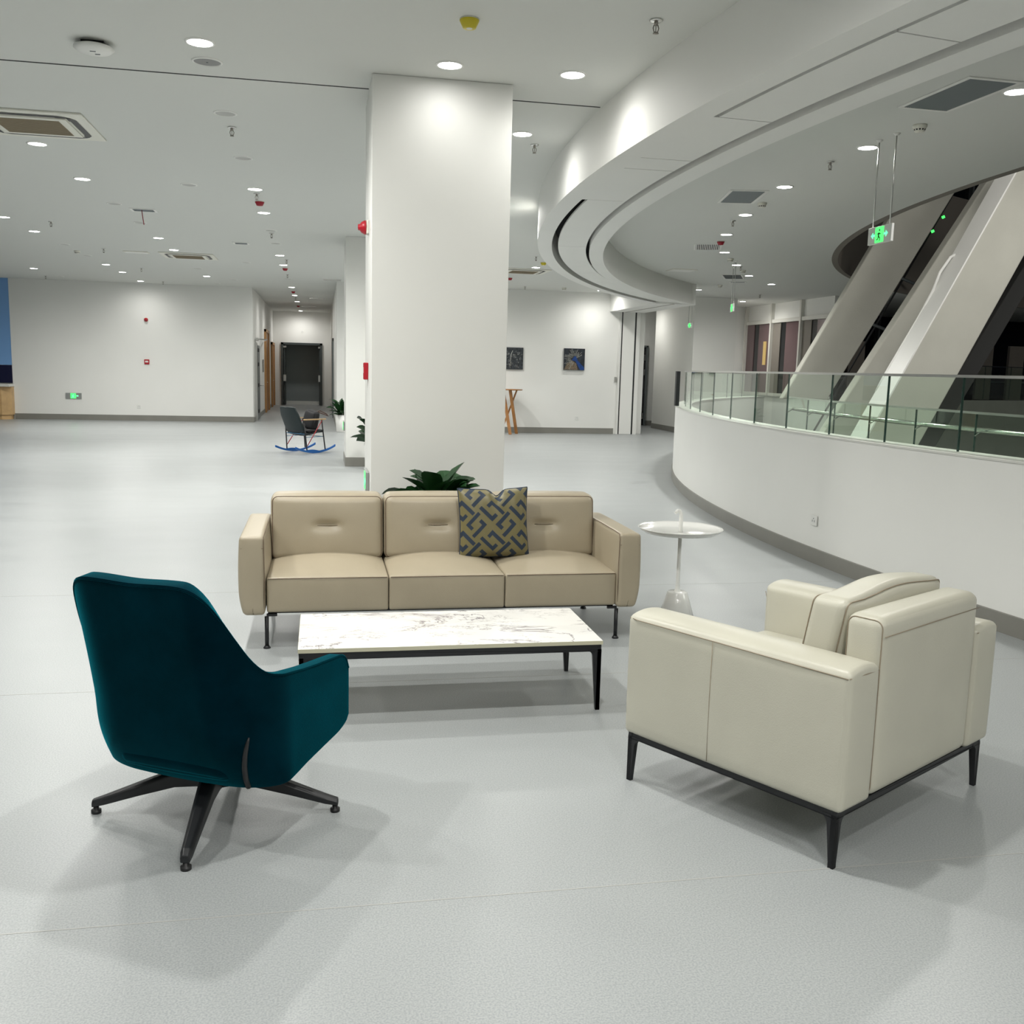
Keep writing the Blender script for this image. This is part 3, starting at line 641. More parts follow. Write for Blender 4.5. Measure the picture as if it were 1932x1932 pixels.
def grille(x, y, sx, sy, rz, label, n=14, m='louver', along='x'):
    t = thing('ceiling_grille', label, 'air vent', (x, y, H), rz, group='ceiling air grilles')
    f = .035; b = B()
    b.box(-sx/2-f, sx/2+f, -sy/2-f, -sy/2, -.008, 0); b.box(-sx/2-f, sx/2+f, sy/2, sy/2+f, -.008, 0); b.box(-sx/2-f, -sx/2, -sy/2, sy/2, -.008, 0); b.box(sx/2, sx/2+f, -sy/2, sy/2, -.008, 0)
    b.go('frame', 'trimw', t, bevel=.002)
    B().box(-sx/2, sx/2, -sy/2, sy/2, -.002, -.0005).go('backing', 'void', t)
    b = B()
    for i in range(n):
        if along == 'x': q = -sy/2+sy*(i+.5)/n; b.add([(-sx/2, q-.009, -.003), (sx/2, q-.009, -.003), (sx/2, q+.006, -.008), (-sx/2, q+.006, -.008)], [(0, 1, 2, 3)])
        else: q = -sx/2+sx*(i+.5)/n; b.add([(q-.008, -sy/2, -.003), (q-.008, sy/2, -.003), (q+.006, sy/2, -.008), (q+.006, -sy/2, -.008)], [(0, 1, 2, 3)])
    b.go('louvers', m, t); return t
grille(4.47, 6.59, .36, .75, .02, 'largest dark ceiling grille at upper right, right of the curved bulkhead', 22, 'louver', 'y')
grille(4.74, 10.86, .36, .76, -.22, 'second dark ceiling grille along the atrium walkway', 20, 'louver', 'y')
grille(6.10, 15.21, .37, .70, -.37, 'third ceiling grille, with bright slats beside a red detector', 13, 'trimw', 'y')
grille(8.43, 19.55, .36, .85, -.48, 'fourth dark ceiling grille behind the thin exit sign', 20, 'louver', 'y')
grille(-2.36, 14.47, .27, .20, 0, 'small ceiling vent with red ribbon hanging from it', 6, 'louver')
grille(-1.33, 17.8, .20, .20, 0, 'small dark ceiling vent left of the corridor light row', 6, 'louver')
grille(9.0, 20.6, .30, .14, -.5, 'smallest dark vent beyond the fourth ceiling grille', 4, 'louver')
b = B(); b.tube([(-2.38, 14.44, H-.008), (-2.37, 14.44, H-.10), (-2.355, 14.43, H-.20)], .006, 6); b.go('red_ribbon', 'redfilm', label='thin red ribbon hanging from the small ceiling vent', category='ribbon')
for x, y, sx, sy, lab in ((-3.42, 20.05, .45, .3, 'flat white access panel on the ceiling of the left hall'), (7.0, 18.75, .5, .45, 'flat white access panel above the curved bulkhead inner side')):
    t = thing('access_panel', lab, 'access panel', (x, y, H)); B().box(-sx/2, sx/2, -sy/2, sy/2, -.012, 0).go('frame', 'offw', t, bevel=.002); B().box(-sx/2+.03, sx/2-.03, -sy/2+.03, sy/2-.03, -.016, -.011).go('lid', 'trimw', t)
for x, y, l_, lab in ((.28, 24.4, .42, 'white slot diffuser before the corridor, nearest of three'), (-.08, 31.4, .48, 'white slot diffuser inside the corridor, middle of three'), (-.4, 35.9, .5, 'white slot diffuser deepest inside the corridor')):
    t = thing('slot_diffuser', lab, 'air vent', (x, y, H), group='slot diffusers near the corridor')
    B().box(-l_/2, l_/2, -.12, .12, -.02, 0).go('frame', 'glosswhite', t); B().box(-l_/2+.02, l_/2-.02, .0, .03, -.024, -.019).go('slot', 'unlit', t)

# ---------------------------------------------------------------- exit signs
def man(b, x, z, s, y, mi=0):
    """simple running figure"""
    def bar(p, q, w_):
        dx, dz = q[0]-p[0], q[1]-p[1]; l = math.hypot(dx, dz); nx, nz = -dz/l*w_/2, dx/l*w_/2
        v = [(p[0]+nx, p[1]+nz), (q[0]+nx, q[1]+nz), (q[0]-nx, q[1]-nz), (p[0]-nx, p[1]-nz)]
        b.prism([(x+s*a_, y, z+s*c_) for a_, c_ in v], (0, .0012, 0), mi=mi)
    bar((-.02, .12), (-.06, -.10), .13); bar((-.06, -.1), (.10, -.2), .08); bar((.10, -.2), (.08, -.38), .07); bar((-.06, -.1), (-.12, -.26), .08); bar((-.12, -.26), (-.26, -.30), .07)
    bar((0, .1), (.16, .02), .06); bar((-.02, .1), (-.2, .04), .06)
    b.prism([(x+s*(.02+.07*math.cos(k*PI/5)), y, z+s*(.27+.07*math.sin(k*PI/5))) for k in range(10)], (0, .0012, 0), mi=mi)
def arrow(b, x, z, s, y, sg, mi=0):
    P = [(.0, .13), (.28, .13), (.28, .0), (.28, -.13), (0, -.13)]
    b.prism([(x+sg*s*a_, y, z+s*c_) for a_, c_ in ((0, .06), (.22, .06), (.22, .20), (.46, 0), (.22, -.20), (.22, -.06), (0, -.06))][::sg], (0, .0012, 0), mi=mi)
def exit_sign(name_label, loc, rz, w_, h_, kind, rods=None):
    t = thing('exit_sign', name_label, 'exit sign', loc, rz)
    B().box(-w_/2, w_/2, 0, .022, -h_/2, h_/2).go('plate', 'signgrey' if kind != 'double' else 'trimw', t, bevel=.002)
    cx = 0 if kind != 'right' else -.02*w_
    bw = h_*.44
    B().box(cx-bw, cx+bw, -.003, 0, -h_*.44, h_*.44).go('green_field', 'green', t)
    b = B(); man(b, cx, 0, h_*.95, -.0045); b.go('running_figure', 'greenl' if kind == 'right' else 'black', t)
    b = B()
    if kind in ('double', 'right'): arrow(b, cx+bw+.004, 0, h_*.9, -.003, 1)
    if kind == 'double': arrow(b, cx-bw-.004, 0, h_*.9, -.003, -1)
    if b.v: b.go('arrow', 'greenl', t)
    if rods:
        b = B()
        for sx in (-.36, .36): b.tube([(sx*w_, .011, h_/2), (sx*w_, .011, rods)], .006, 8)
        b.go('rod', 'steel', t); b = B()
        for sx in (-.36, .36): b.lathe([(.0001, rods-.02), (.012, rods-.02), (.03, rods-.001), (.03, rods)], c=(sx*w_, .011, 0), n=16)
        b.go('canopy', 'trimw', t)
    return t
es = exit_sign('large hanging white exit sign with green figure and two arrows', (4.69, 7.84, 2.865), -PI/2, .36, .145, 'double', H-2.865)
exit_sign('thin hanging green exit sign over the atrium walkway, seen edge on', (7.34, 17.0, 2.85), -1.83, .36, .145, 'double', H-2.85)
exit_sign('small hanging green exit sign in front of the broad far pillar', (9.59, 24.9, 2.91), -PI/2, .30, .13, 'double', H-2.91)
exit_sign('low wall exit sign with green figure and arrow on the left wall', (-6.50, 28.075, .64), 0, .40, .155, 'right')
exit_sign('low green exit sign on the left side of the large pillar', (.335, 7.6, .77), -PI/2, .36, .15, 'right')
exit_sign('low green exit sign on the left side of the farther pillar', (.375, 16.9, .62), -PI/2, .36, .15, 'right')

# alarms
def horn(loc, rz, label):
    t = thing('alarm_horn', label, 'alarm', loc, rz)
    B().box(-.05, .05, -.02, 0, -.05, .05).go('base', 'offw', t, bevel=.006)
    b = B(); b.lathe([(.0001, 0), (.052, 0), (.052, .012), (.040, .035), (.024, .046), (.022, .060), (.0001, .062)], n=28)
    b.go('dome', 'red', t, loc=(0, -.02, 0), rot=(PI/2, 0, 0))
horn((.36, 7.65, 2.675), -PI/2, 'red alarm horn high on the left side of the large pillar')
horn((-4.6, 28.1, 2.71), 0, 'red alarm horn high on the left wall')
def callp(loc, rz, label):
    t = thing('fire_call_point', label, 'alarm', loc, rz)
    B().box(-.065, .065, -.035, 0, -.065, .065).go('housing', 'red', t, bevel=.006)
    B().box(-.04, .04, -.038, -.034, -.015, .03).go('glass_window', 'trimw', t)
callp((.36, 7.7, 1.605), -PI/2, 'red fire call point on the left side of the large pillar')
callp((-4.61, 28.1, 1.59), 0, 'red fire call point in the middle of the left wall')
def socket(loc, rz, label, w_=.10, h_=.10):
    t = thing('power_socket', label, 'socket', loc, rz)
    B().box(-w_/2, w_/2, -.010, 0, -h_/2, h_/2).go('plate', 'trimw', t, bevel=.004)
    b = B()
    for q in (-.018, .018): b.box(q-.003, q+.003, -.0115, -.0095, -.014, .004)
    b.box(-.006, .006, -.0115, -.0095, .015, .022); b.go('slots', 'louver', t)
socket((-4.85, 28.1, .38), 0, 'white socket low on the left wall below the fire call point')
socket((6.65, 25.1, .41), 0, 'white socket low on the painting wall under the right painting')
socket((4.325, 7.93, .38), ang(PC, 21.29, 7.93)+PI/2, 'white socket low on the curved parapet wall', .115, .09)
socket((-.70, 40.0, 2.9), 0, 'small white plate above the grey corridor doors')

# ---------------------------------------------------------------- paintings
def art(x, z, s, label, kind):
    t = thing('painting', label, 'painting', (x, 25.1, z)); h_ = s/2
    B().box(-h_, h_, -.05, 0, -h_, h_).go('canvas', 'art1' if kind == 0 else 'art2', t, bevel=.003)
    if kind:
        b = B(); b.add([(-.02, -.0535, .06), (.03, -.0535, .09), (.09, -.0535, -.03), (.26, -.0535, -.20), (.27, -.0535, -.27), (.16, -.0535, -.27), (.03, -.0535, -.05), (-.07, -.0535, -.02)], [(0, 1, 2, 3, 4, 5, 6, 7)]); b.go('blue_streak', 'artblue', t)
        b = B(); rr = random.Random(3)
        for k in range(44):
            a = .5+k*.092; r0, r1 = .05+rr.random()*.05, .15+rr.random()*.14
            px, pz = math.cos(a), math.sin(a)
            q = lambda r_, u: (max(-h_+.01, min(h_-.01, px*r_-pz*u)), -.0525, max(-h_+.01, min(h_-.01, pz*r_+px*u)))
            b.add([q(r0, -.001), q(r0, .001), q(r1, .004), q(r1, -.003)], [(0, 1, 2, 3)])
        b.go('white_rays', 'artray', t)
        b = B(); b.add([(-.27, -.051, -.27), (-.20, -.051, -.10), (-.05, -.051, -.04), (.05, -.051, -.10), (.10, -.051, -.27)], [(0, 1, 2, 3, 4)]); b.go('brown_patch', 'artbrown', t)
    else:
        b = B(); rr = random.Random(5)
        for k in range(60):
            x0, z0 = (rr.random()-.5)*.44, (rr.random()-.6)*.4; a = rr.random()*6.3; l = .02+.03*rr.random()
            b.tube([(x0, -.052, z0), (x0+l*math.cos(a), -.054, z0+l*math.sin(a)), (x0+l*math.cos(a+1), -.052, z0+l*math.sin(a+1))], .004, 4)
        b.tube([(-.06, -.053, -.2), (-.04, -.055, .1), (.0, -.053, .2)], .012, 5); b.go('relief_lines', 'signgrey', t)
art(4.87, 1.92, .56, 'dark grey textured square painting at the right edge of the large pillar', 0)
art(6.52, 1.94, .56, 'dark square painting with bright blue diagonal and white rays', 1)
B().box(6.24, 6.36, 25.092, 25.1, 1.55, 1.60).go('caption_card', 'trimw', label='tiny white caption card below the blue painting', category='card')

# ---------------------------------------------------------------- bar table
t = thing('bar_table', 'round honey wood bar table with crossing legs against the painting wall', 'table', (4.74, 24.6, 0))
B().lathe([(.0001, 1.115), (.31, 1.115), (.32, 1.125), (.32, 1.14), (.0001, 1.14)], n=36).go('tabletop', 'oakd', t)
for k in range(3):
    a = 2*PI*k/3+.35; a2 = a+2.2
    p0 = Vector((.20*math.cos(a), .20*math.sin(a), 1.115)); p1 = Vector((.24*math.cos(a2), .24*math.sin(a2), 0))
    d_ = (p1-p0); sd = d_.cross(Vector((0, 0, 1))).normalized()*.035; n_ = Vector((-p0.y, p0.x, 0)).normalized()*.018
    u2 = sd.cross(d_).normalized()*.02
    B().prism([p0+sd+u2, p0-sd+u2, p0-sd-u2, p0+sd-u2], d_).go('leg', 'oakd', t)

# ---------------------------------------------------------------- plants
def leaf(b, base, az, tilt, L, W, droop, twist=0, n=9):
    vs_ = []; fs = []
    p = Vector(base); el = tilt; step = L/n
    for i in range(n+1):
        f = i/n; w_ = W*(.16+.84*math.sin(PI*min(1, f*.93+.02)**1.25)**.9)*(1-.9*max(0, f-.86)/.14)
        d = Vector((math.cos(az)*math.cos(el), math.sin(az)*math.cos(el), math.sin(el))); sd = Vector((-math.sin(az), math.cos(az), 0)); up = sd.cross(d)*-1
        sdr = (sd*math.cos(twist)+up*math.sin(twist))
        wav = math.sin(f*9+az*3)*.06*w_
        vs_ += [p+sdr*w_*.5+up*(w_*.16+wav), p+sdr*w_*.25+up*(w_*.05), p-up*w_*.03, p-sdr*w_*.25+up*(w_*.05), p-sdr*w_*.5+up*(w_*.16-wav)]
        if i: fs += [((i-1)*5+k, (i-1)*5+k+1, i*5+k+1, i*5+k) for k in range(4)]
        p = p+d*step; el -= droop/n
    b.add(vs_, fs, True)
def plant(loc, label, pot_r, pot_h, n, L, W, spread, seed, stems=0, zlow=0, square=False):
    t = thing('potted_plant', label, 'plant', loc)
    B().lathe([(.0001, .0), (pot_r*.78, 0), (pot_r*.82, .01), (pot_r, pot_h), (pot_r*.93, pot_h), (pot_r*.9, pot_h-.04), (.0001, pot_h-.04)], n=32).go('pot', 'pot', t)
    B().lathe([(.0001, pot_h-.035), (pot_r*.9, pot_h-.035)], n=20).go('soil', 'soil', t)
    rr = random.Random(seed); b = B(); st = B()
    for k in range(n):
        az = 2*PI*k*.381966+rr.random()*.5; f = k/n
        base = (rr.uniform(-.4, .4)*pot_r+math.cos(az)*.02, rr.uniform(-.4, .4)*pot_r, pot_h-.03+stems*f)
        st.tube([(base[0]*.5, base[1]*.5, pot_h-.05), base], .006, 5)
        leaf(b, base, az, (.35+1.0*f)*spread+rr.random()*.25, L*rr.uniform(.75, 1.1), W*rr.uniform(.8, 1.15), rr.uniform(.5, 1.3), rr.uniform(-.5, .5))
    b.go('foliage', 'leaf', t); st.go('stem', 'stem', t)
plant((.83, 6.87, 0), 'broad leaved green plant between the beige sofa and the large pillar', .15, .68, 46, .37, .14, .85, 4)
plant((.50, 24.55, 0), 'leafy plant in a tall white pot at the corridor corner', .15, .42, 40, .36, .10, 1.0, 9, stems=.15)
plant((.80, 15.6, 0), 'dark leafy plant in front of the farther pillar, beside the large pillar', .13, .42, 16, .33, .22, .7, 12, stems=.30)

# ---------------------------------------------------------------- sofa
def seamtube(b, pts, r=.0022, closed=False): b.tube(pts, r, 5, closed=closed)
def edgeloop(c, size, r, axis, sg, fn=None, off=.0, n=6, m=8, k=.7071):
    """closed loop running along the rounded rim of one face of a pad"""
    h = [q/2 for q in size]; a, b_ = [t for t in range(3) if t != axis]; P = []
    rr = r*k+off; ia, ib = h[a]-r, h[b_]-r
    cs = [(ia, ib, 0), (-ia, ib, PI/2), (-ia, -ib, PI), (ia, -ib, 3*PI/2)]
    for i, (ca, cb, a0) in enumerate(cs):
        for q in range(n+1):
            t = a0+PI/2*q/n; v = [0, 0, 0]; v[a] = ca+rr*math.cos(t); v[b_] = cb+rr*math.sin(t); v[axis] = sg*(h[axis]-r+r*k+off); P.append(v)
        na, nb, _ = cs[(i+1) % 4]; last = P[-1]; nx = [0, 0, 0]; nx[axis] = last[axis]; t = a0+PI/2
        e0 = (ca+rr*math.cos(t), cb+rr*math.sin(t)); e1 = (na+rr*math.cos(t), nb+rr*math.sin(t))
        for q in range(1, m): v = [0, 0, 0]; v[a] = e0[0]+(e1[0]-e0[0])*q/m; v[b_] = e0[1]+(e1[1]-e0[1])*q/m; v[axis] = last[axis]; P.append(v)
    return [Vector(fn(Vector(p)) if fn else p)+Vector(c) for p in P]
sofa = thing('sofa', 'three seat beige leather sofa on thin black legs facing the marble table', 'sofa', (.735, 6.07, 0))
ox, oy = .735, 6.07
xs = [-.312, .392, 1.09, 1.790]
for i in range(3):
    x0, x1 = xs[i]-ox, xs[i+1]-ox; cx = (x0+x1)/2; wd = x1-x0-.004
    def seatf(q, wd=wd):
        x, y, z = q
        if z > 0: z += .055*max(0, 1-(2*x/wd)**2)**.7*max(0, min(1, (y+.42)/.30))
        return (x, y, z)
    s_ = B().pad((cx, .0, .321), (wd, .82, .206), .014, (0, .008, .0), n=14, fn=seatf).go('seat', 'sofa', sofa)
    b = B(); seamtube(b, [(cx-wd/2+.008, -.4125, .419), (cx, -.4165, .4205), (cx+wd/2-.008, -.4125, .419)]); b.go('piping', 'seam', s_)
    def backf(q, wd=wd):
        x, y, z = q
        y += .13*(z+.0)+.03
        g = math.exp(-((x)/.085)**4-((z-.015)/.030)**2)+.35*math.exp(-((x)/.16)**2-((z-.015)/.08)**2); y += .026*g if q[1] < 0 else 0
        return (x, y, z)
    k_ = B().pad((cx, .185, .63), (wd, .20, .41), .045, (0, .030, .010), n=44, fn=backf).go('back_cushion', 'sofa', sofa)
    b = B(); b.tube([(cx-.072, .1165, .645), (cx+.072, .1165, .645)], .0032, 6); b.go('stitched_tuck', 'seam2', k_)
    b = B(); seamtube(b, edgeloop((cx, .185, .63), (wd, .20, .41), .045, 1, -1, backf, .001), .0026, True); b.go('piping', 'seam', k_)
for s_ in (-1, 1):
    cx = s_*1.122+.0; 
    def armf(q, s_=s_):
        x, y, z = q; f = (z+.23)/.46
        if x*s_ > 0: x += s_*(.010*math.sin(PI*max(0, min(1, f)))**.7-.018*max(0, 1-f*3)**2)
        else: x -= s_*.014*max(0, math.sin(PI*max(0, min(1, f))))*max(0, 1-abs(y/.42)**4)
        return (x, y, z)
    a_ = B().pad((cx, .01, .441), (.138, .90, .462), .022, (0, .006, .004), n=14, fn=armf).go('armrest', 'sofa', sofa)
    b = B(); xi = cx-s_*.062
    seamtube(b, [(xi, -.430, .225), (xi-s_*.006, -.4385, .44), (xi-s_*.003, -.437, .64), (xi-s_*.002, -.425, .668), (xi-s_*.004, -.30, .673), (xi-s_*.004, 0, .6745), (xi-s_*.004, .40, .672)]); 
    xo = cx+s_*.050
    seamtube(b, [(xi, -.4405, .602), (xo+s_*.012, -.4405, .602)], .0014); seamtube(b, [(xo, -.4405, .602), (xo-s_*.008, -.438, .30), (xo-s_*.012, -.435, .24)], .0014)
    b.go('piping', 'seam', a_)
B().box(-1.04, 1.05, .30, .42, .225, .70).go('back_frame', 'sofa', sofa, bevel=.02)
B().box(-1.04, 1.05, -.37, .40, .205, .222).go('base_frame', 'blkmetal', sofa)
for sx in (-1, 1):
    for yy in (-.38, .385):
        x = -1.047 if sx < 0 else 1.070
        b = B(); b.tube([(x, yy, .006), (x, yy, .19)], .012, 14); b.lathe([(.0001, 0), (.021, 0), (.021, .005), (.013, .016)], c=(x, yy, 0), n=16)
        b.box(min(x, x-sx*.06), max(x, x-sx*.06), yy-.009, yy+.009, .192, .206); b.go('leg', 'blkmetal', sofa)

# cushion on the sofa
def cushion():
    N = 170; S_ = .226; vs_ = []; fs = []; mi = []
    p_ = .200
    def navy(x, y):
        def rel(cx, cy, rot):
            dx = (x-cx)/p_; dy = (y-cy)/p_
            dx -= round(dx); dy -= round(dy)
            dx *= 600; dy *= -600      # picture units, y down
            if rot: dx, dy = dy, -dx
            for s_ in (1, -1):
                X, Y = dx*s_, dy*s_
                a_ = (X-Y)/1.41421; c_ = (X+Y)/1.41421      # a along up-right, c along down-right
                # corner at (-165,0): a0=c0=-116.7
                a0, c0 = a_+116.7, c_+116.7
                if -37 <= a0 <= 330 and abs(c0) <= 37: return True
                if -37 <= c0 <= 120 and abs(a0) <= 37: return True
            return False
        return rel(.0925, 0, False) or rel(0, .0925, True)
    def pos(i, j, sgn):
        u, v = 2*i/N-1, 2*j/N-1
        e = 1-.055*(1-v*v)*abs(u)**3; e2 = 1-.055*(1-u*u)*abs(v)**3
        x, z = S_*u*e, S_*v*e2
        th = .075*max(0, (1-u**4)*(1-v**4))**.5
        th += .006*math.sin(u*9+v*4)*(1-u*u)*(1-v*v)
        dent = math.exp(-((u-.1)/.16)**2)*max(0, v-.45)**1.2
        z -= .085*dent
        cr = .004*math.sin((u*14)-(v*3))*max(0, v)
        return (x, -sgn*(th+cr*(1-abs(u))), z)
    for sgn in (1, -1):
        n0 = len(vs_)
        for j_ in range(N+1):
            for i in range(N+1): vs_.append(pos(i, j_, sgn))
        for j_ in range(N):
            for i in range(N):
                fs.append((n0+j_*(N+1)+i, n0+j_*(N+1)+i+1, n0+(j_+1)*(N+1)+i+1, n0+(j_+1)*(N+1)+i))
                mi.append(1 if navy((i+.5)/N*.47-.235+.02, (j_+.5)/N*.47-.235+.01) else 0)
    b = B(); b.v = vs_; b.f = fs; b.mi = mi; b.sm = [True]*len(fs)
    t = thing('throw_cushion', 'square gold and navy geometric cushion leaning on the sofa back', 'cushion', (1.085, 6.0, .455))
    o = b.go('cover', ['gold', 'navy'], t, loc=(0, .085, .215), rot=(-.16, -.02, 0))
    e = B(); P = [pos(i, 0, 0.0) for i in range(0, N, 6)]+[pos(N, j_, 0) for j_ in range(0, N, 6)]+[pos(N-i, N, 0) for i in range(0, N, 6)]+[pos(0, N-j_, 0) for j_ in range(0, N, 6)]
    e.tube(P, .0045, 6, closed=True); e.go('piping', 'navy', t, loc=(0, .085, .215), rot=(-.16, -.02, 0))
cushion()

# ---------------------------------------------------------------- coffee table
def blade(b, x, y, z0, z1, dx, dy, w_top, w_bot, th, fil=.03, inset=0):
    """tapered blade leg at corner (x,y); dx,dy = unit direction along the frame it fillets into; thickness th across"""
    px, py = -dy, dx
    P = [(0, z0), (w_bot, z0), (w_top, z1-fil)]
    for k in range(1, 7): a = PI-PI/2*k/6; P.append((w_top+fil+fil*math.cos(a), z1-fil+fil*math.sin(a)))
    P += [(w_top+fil, z1+.008), (0, z1+.008)]
    v = [(x+dx*q-px*th/2, y+dy*q-py*th/2, z) for q, z in P]
    b.prism(v, (px*th, py*th, 0))
tb = thing('coffee_table', 'low rectangular coffee table with white marble top and black frame', 'table', (.62, 4.76, 0))
tx, ty = .726, .325
B().box(-tx, tx, -ty, ty, .334, .353).go('marble_top', 'marble', tb, bevel=.0015)
M['biscuit'] = mat('slab_edge_beige', (.56, .54, .40), .4)
b = B(); b.box(-tx-.0006, tx+.0006, -ty-.0008, -ty+.004, .333, .3515); b.box(-tx-.0008, -tx+.004, -ty, ty, .333, .3515); b.box(tx-.004, tx+.0008, -ty, ty, .333, .3515); b.go('slab_edge', 'biscuit', tb)
b = B(); fx, fy = tx-.004, ty-.004
b.box(-fx, fx, -fy, -fy+.02, .298, .333); b.box(-fx, fx, fy-.02, fy, .298, .333); b.box(-fx, -fx+.02, -fy, fy, .298, .333); b.box(fx-.02, fx, -fy, fy, .298, .333)
b.go('frame', 'blkmetal', tb, bevel=.002)
for sx in (-1, 1):
    for sy in (-1, 1):
        b = B(); blade(b, sx*fx, sy*(fy-.01), 0, .30, -sx, 0, .042, .020, .02); blade(b, sx*(fx-.01), sy*fy, 0, .30, 0, -sy, .042, .020, .02); b.go('leg', 'blkmetal', tb)

# ---------------------------------------------------------------- cream armchair
ac = thing('leather_armchair', 'boxy cream leather armchair on black frame seen from behind', 'armchair', (1.700, 2.823, 0), math.radians(30.3))
def armp(x0, x1, nm='armrest'):
    cx = (x0+x1)/2; wd = x1-x0
    def f(q):
        x, y, z = q
        if z > 0: z += .022*max(0, 1-(2*x/wd)**2)**.7*min(1, z/.2)
        return (x, y, z)
    return B().pad((cx, .465, .4445), (wd, .97, .481), .022, (.006, .006, .004), n=12, fn=f).go(nm, 'cream', ac)
a1 = armp(-.02, .178)
b = B(); xo = -.019; z_ = .676
seamtube(b, [(xo, -.012, z_-.003), (xo-.004, .2, z_), (xo-.004, .5, z_+.002), (xo-.003, .9, z_+.003), (xo+.01, .948, z_+.003)], .0022)
seamtube(b, [(xo+.004, -.016, z_-.002), (.08, -.0225, z_), (.172, -.018, z_-.004)], .0022); b.go('piping', 'seam2', a1)
b = B(); seamtube(b, [(xo-.006, .53, z_), (xo-.0075, .53, .45), (xo-.004, .53, .215)], .0012); b.go('centre_seam', 'seam2', a1)
a2 = armp(.925, 1.115)
b = B(); seamtube(b, [(.93, .951, .66), (1.02, .955, .45), (1.10, .951, .25)], .0015); seamtube(b, [(.93, -.018, z_), (1.11, -.018, z_)], .0018); b.go('piping', 'seam2', a2)
bc, bsz = (.5515, .056, .524), (.742, .150, .640)
k_ = B().pad(bc, bsz, .040, (.0, .004, .004), n=12).go('backrest', 'cream', ac)
b = B(); seamtube(b, edgeloop(bc, bsz, .040, 0, -1, None, .001), .0022, True); seamtube(b, edgeloop(bc, bsz, .040, 0, 1, None, .001), .0022, True)
seamtube(b, [(.19, -.0205, .782), (.55, -.0235, .784), (.915, -.0205, .782)], .0018); b.go('piping', 'seam2', k_)
B().pad((.5515, .54, .36), (.742, .80, .25), .03, (0, .008, .02), n=10).go('seat', 'cream', ac)
def cuf(q):
    x, y, z = q; y += -.14*z
    z += .010*math.sin(x*9+1.2)*(1 if z > 0 else 0)*min(1, abs(z)/.2)
    y += .004*math.sin(x*13+z*9)
    return (x, y, z)
cc_, cz_ = (.560, .232, .680), (.715, .150, .41)
k2 = B().pad(cc_, cz_, .035, (.010, .026, .012), n=14, fn=cuf).go('back_cushion', 'cream', ac)
b = B(); seamtube(b, edgeloop(cc_, cz_, .035, 1, -1, cuf, .002), .0026, True); seamtube(b, edgeloop(cc_, cz_, .035, 1, 1, cuf, .002), .0026, True)
b.go('piping', 'seam2', k2)
b = B(); b.box(-.005, 1.10, .0, .02, .18, .205); b.box(-.005, 1.10, .915, .935, .18, .205); b.box(-.005, .015, 0, .935, .18, .205); b.box(1.08, 1.10, 0, .935, .18, .205); b.go('frame', 'blkmetal', ac, bevel=.002)
for sx, sy in ((-1, -1), (1, -1), (-1, 1), (1, 1)):
    X = -.005 if sx < 0 else 1.10; Y_ = 0 if sy < 0 else .935
    b = B(); blade(b, X, Y_-sy*.01, 0, .182, -sx, 0, .034, .018, .020, .03); blade(b, X-sx*.01, Y_, 0, .182, 0, -sy, .034, .018, .020, .03); b.go('leg', 'blkmetal', ac)

# ---------------------------------------------------------------- teal swivel chair
ch = thing('swivel_lounge_chair', 'teal velvet swivel lounge chair with black four star base seen from behind', 'armchair', (-.385, 3.545, 0), math.radians(-30))
def interp(tab,x):
    # monotone cubic-ish (smoothstep between knots using finite-difference tangents)
    if x<=tab[0][0]: return tab[0][1]
    if x>=tab[-1][0]: return tab[-1][1]
    n=len(tab)
    def m(i):
        if i==0: return (tab[1][1]-tab[0][1])/(tab[1][0]-tab[0][0])*0
        if i==n-1: return (tab[-1][1]-tab[-2][1])/(tab[-1][0]-tab[-2][0])
        return (tab[i+1][1]-tab[i-1][1])/(tab[i+1][0]-tab[i-1][0])
    for i in range(n-1):
        x0,y0=tab[i];x1,y1=tab[i+1]
        if x0<=x<=x1:
            h=x1-x0;t=(x-x0)/h
            return (2*t**3-3*t*t+1)*y0+(t**3-2*t*t+t)*h*m(i)+(-2*t**3+3*t*t)*y1+(t**3-t*t)*h*m(i+1)
W, BK, YF, RC = .375, .275, .325, .20
L3=W-RC; L2=RC*math.pi/2; L1=YF+BK-RC; T=L1+L2+L3
TOP=[(0,.940),(.16,.945),(.21,.935),(.25,.90),(.28,.845),(.31,.775),(.35,.69),(.39,.64),(.44,.617),(.50,.607),(.62,.592),(T,.57)]
BOT=[(0,.205),(.30,.215),(.46,.225),(.60,.25),(T,.292)]
def plan(s):
    a=abs(s)*T; g=1 if s>=0 else -1
    if a<L3: return (g*a,-BK),(0,-1),a
    if a<L3+L2: q=(a-L3)/RC; return (g*(L3+RC*math.sin(q)),-BK+RC-RC*math.cos(q)),(g*math.sin(q),-math.cos(q)),a
    return (g*W,-BK+RC+(a-L3-L2)),(g,0),a
def zr(a):
    zt=interp(TOP,a); zb=interp(BOT,a); f=T-a
    if f<.06: k=.06*(1-math.sqrt(max(0,1-((.06-f)/.06)**2))); zt-=k
    if f<.10: k=.10*(1-math.sqrt(max(0,1-((.10-f)/.10)**2))); zb+=k*.35
    return zb,zt
def P3(s,v,off=0):
    (x,y),(nx,ny),a=plan(s); zb,zt=zr(a); z=zb+(zt-zb)*v
    back=max(0,min(1,(.52-a)/.35)); back=back*back*(3-2*back)
    q=1-max(0,min(1,(z-zb)/.22)); tuck=.085*q*q*(1-.75*max(0,min(1,(a-.45)/.3)))
    rec=.115*(z-.25)*1.3*back
    hi=max(0,min(1,(z-.50)/.43)); X=x*(1+.05*hi*hi)-.035*hi*(1-tuck*.9)
    Y=y-rec+tuck*abs(min(0,ny))
    return (X+nx*off,Y+ny*off,z)

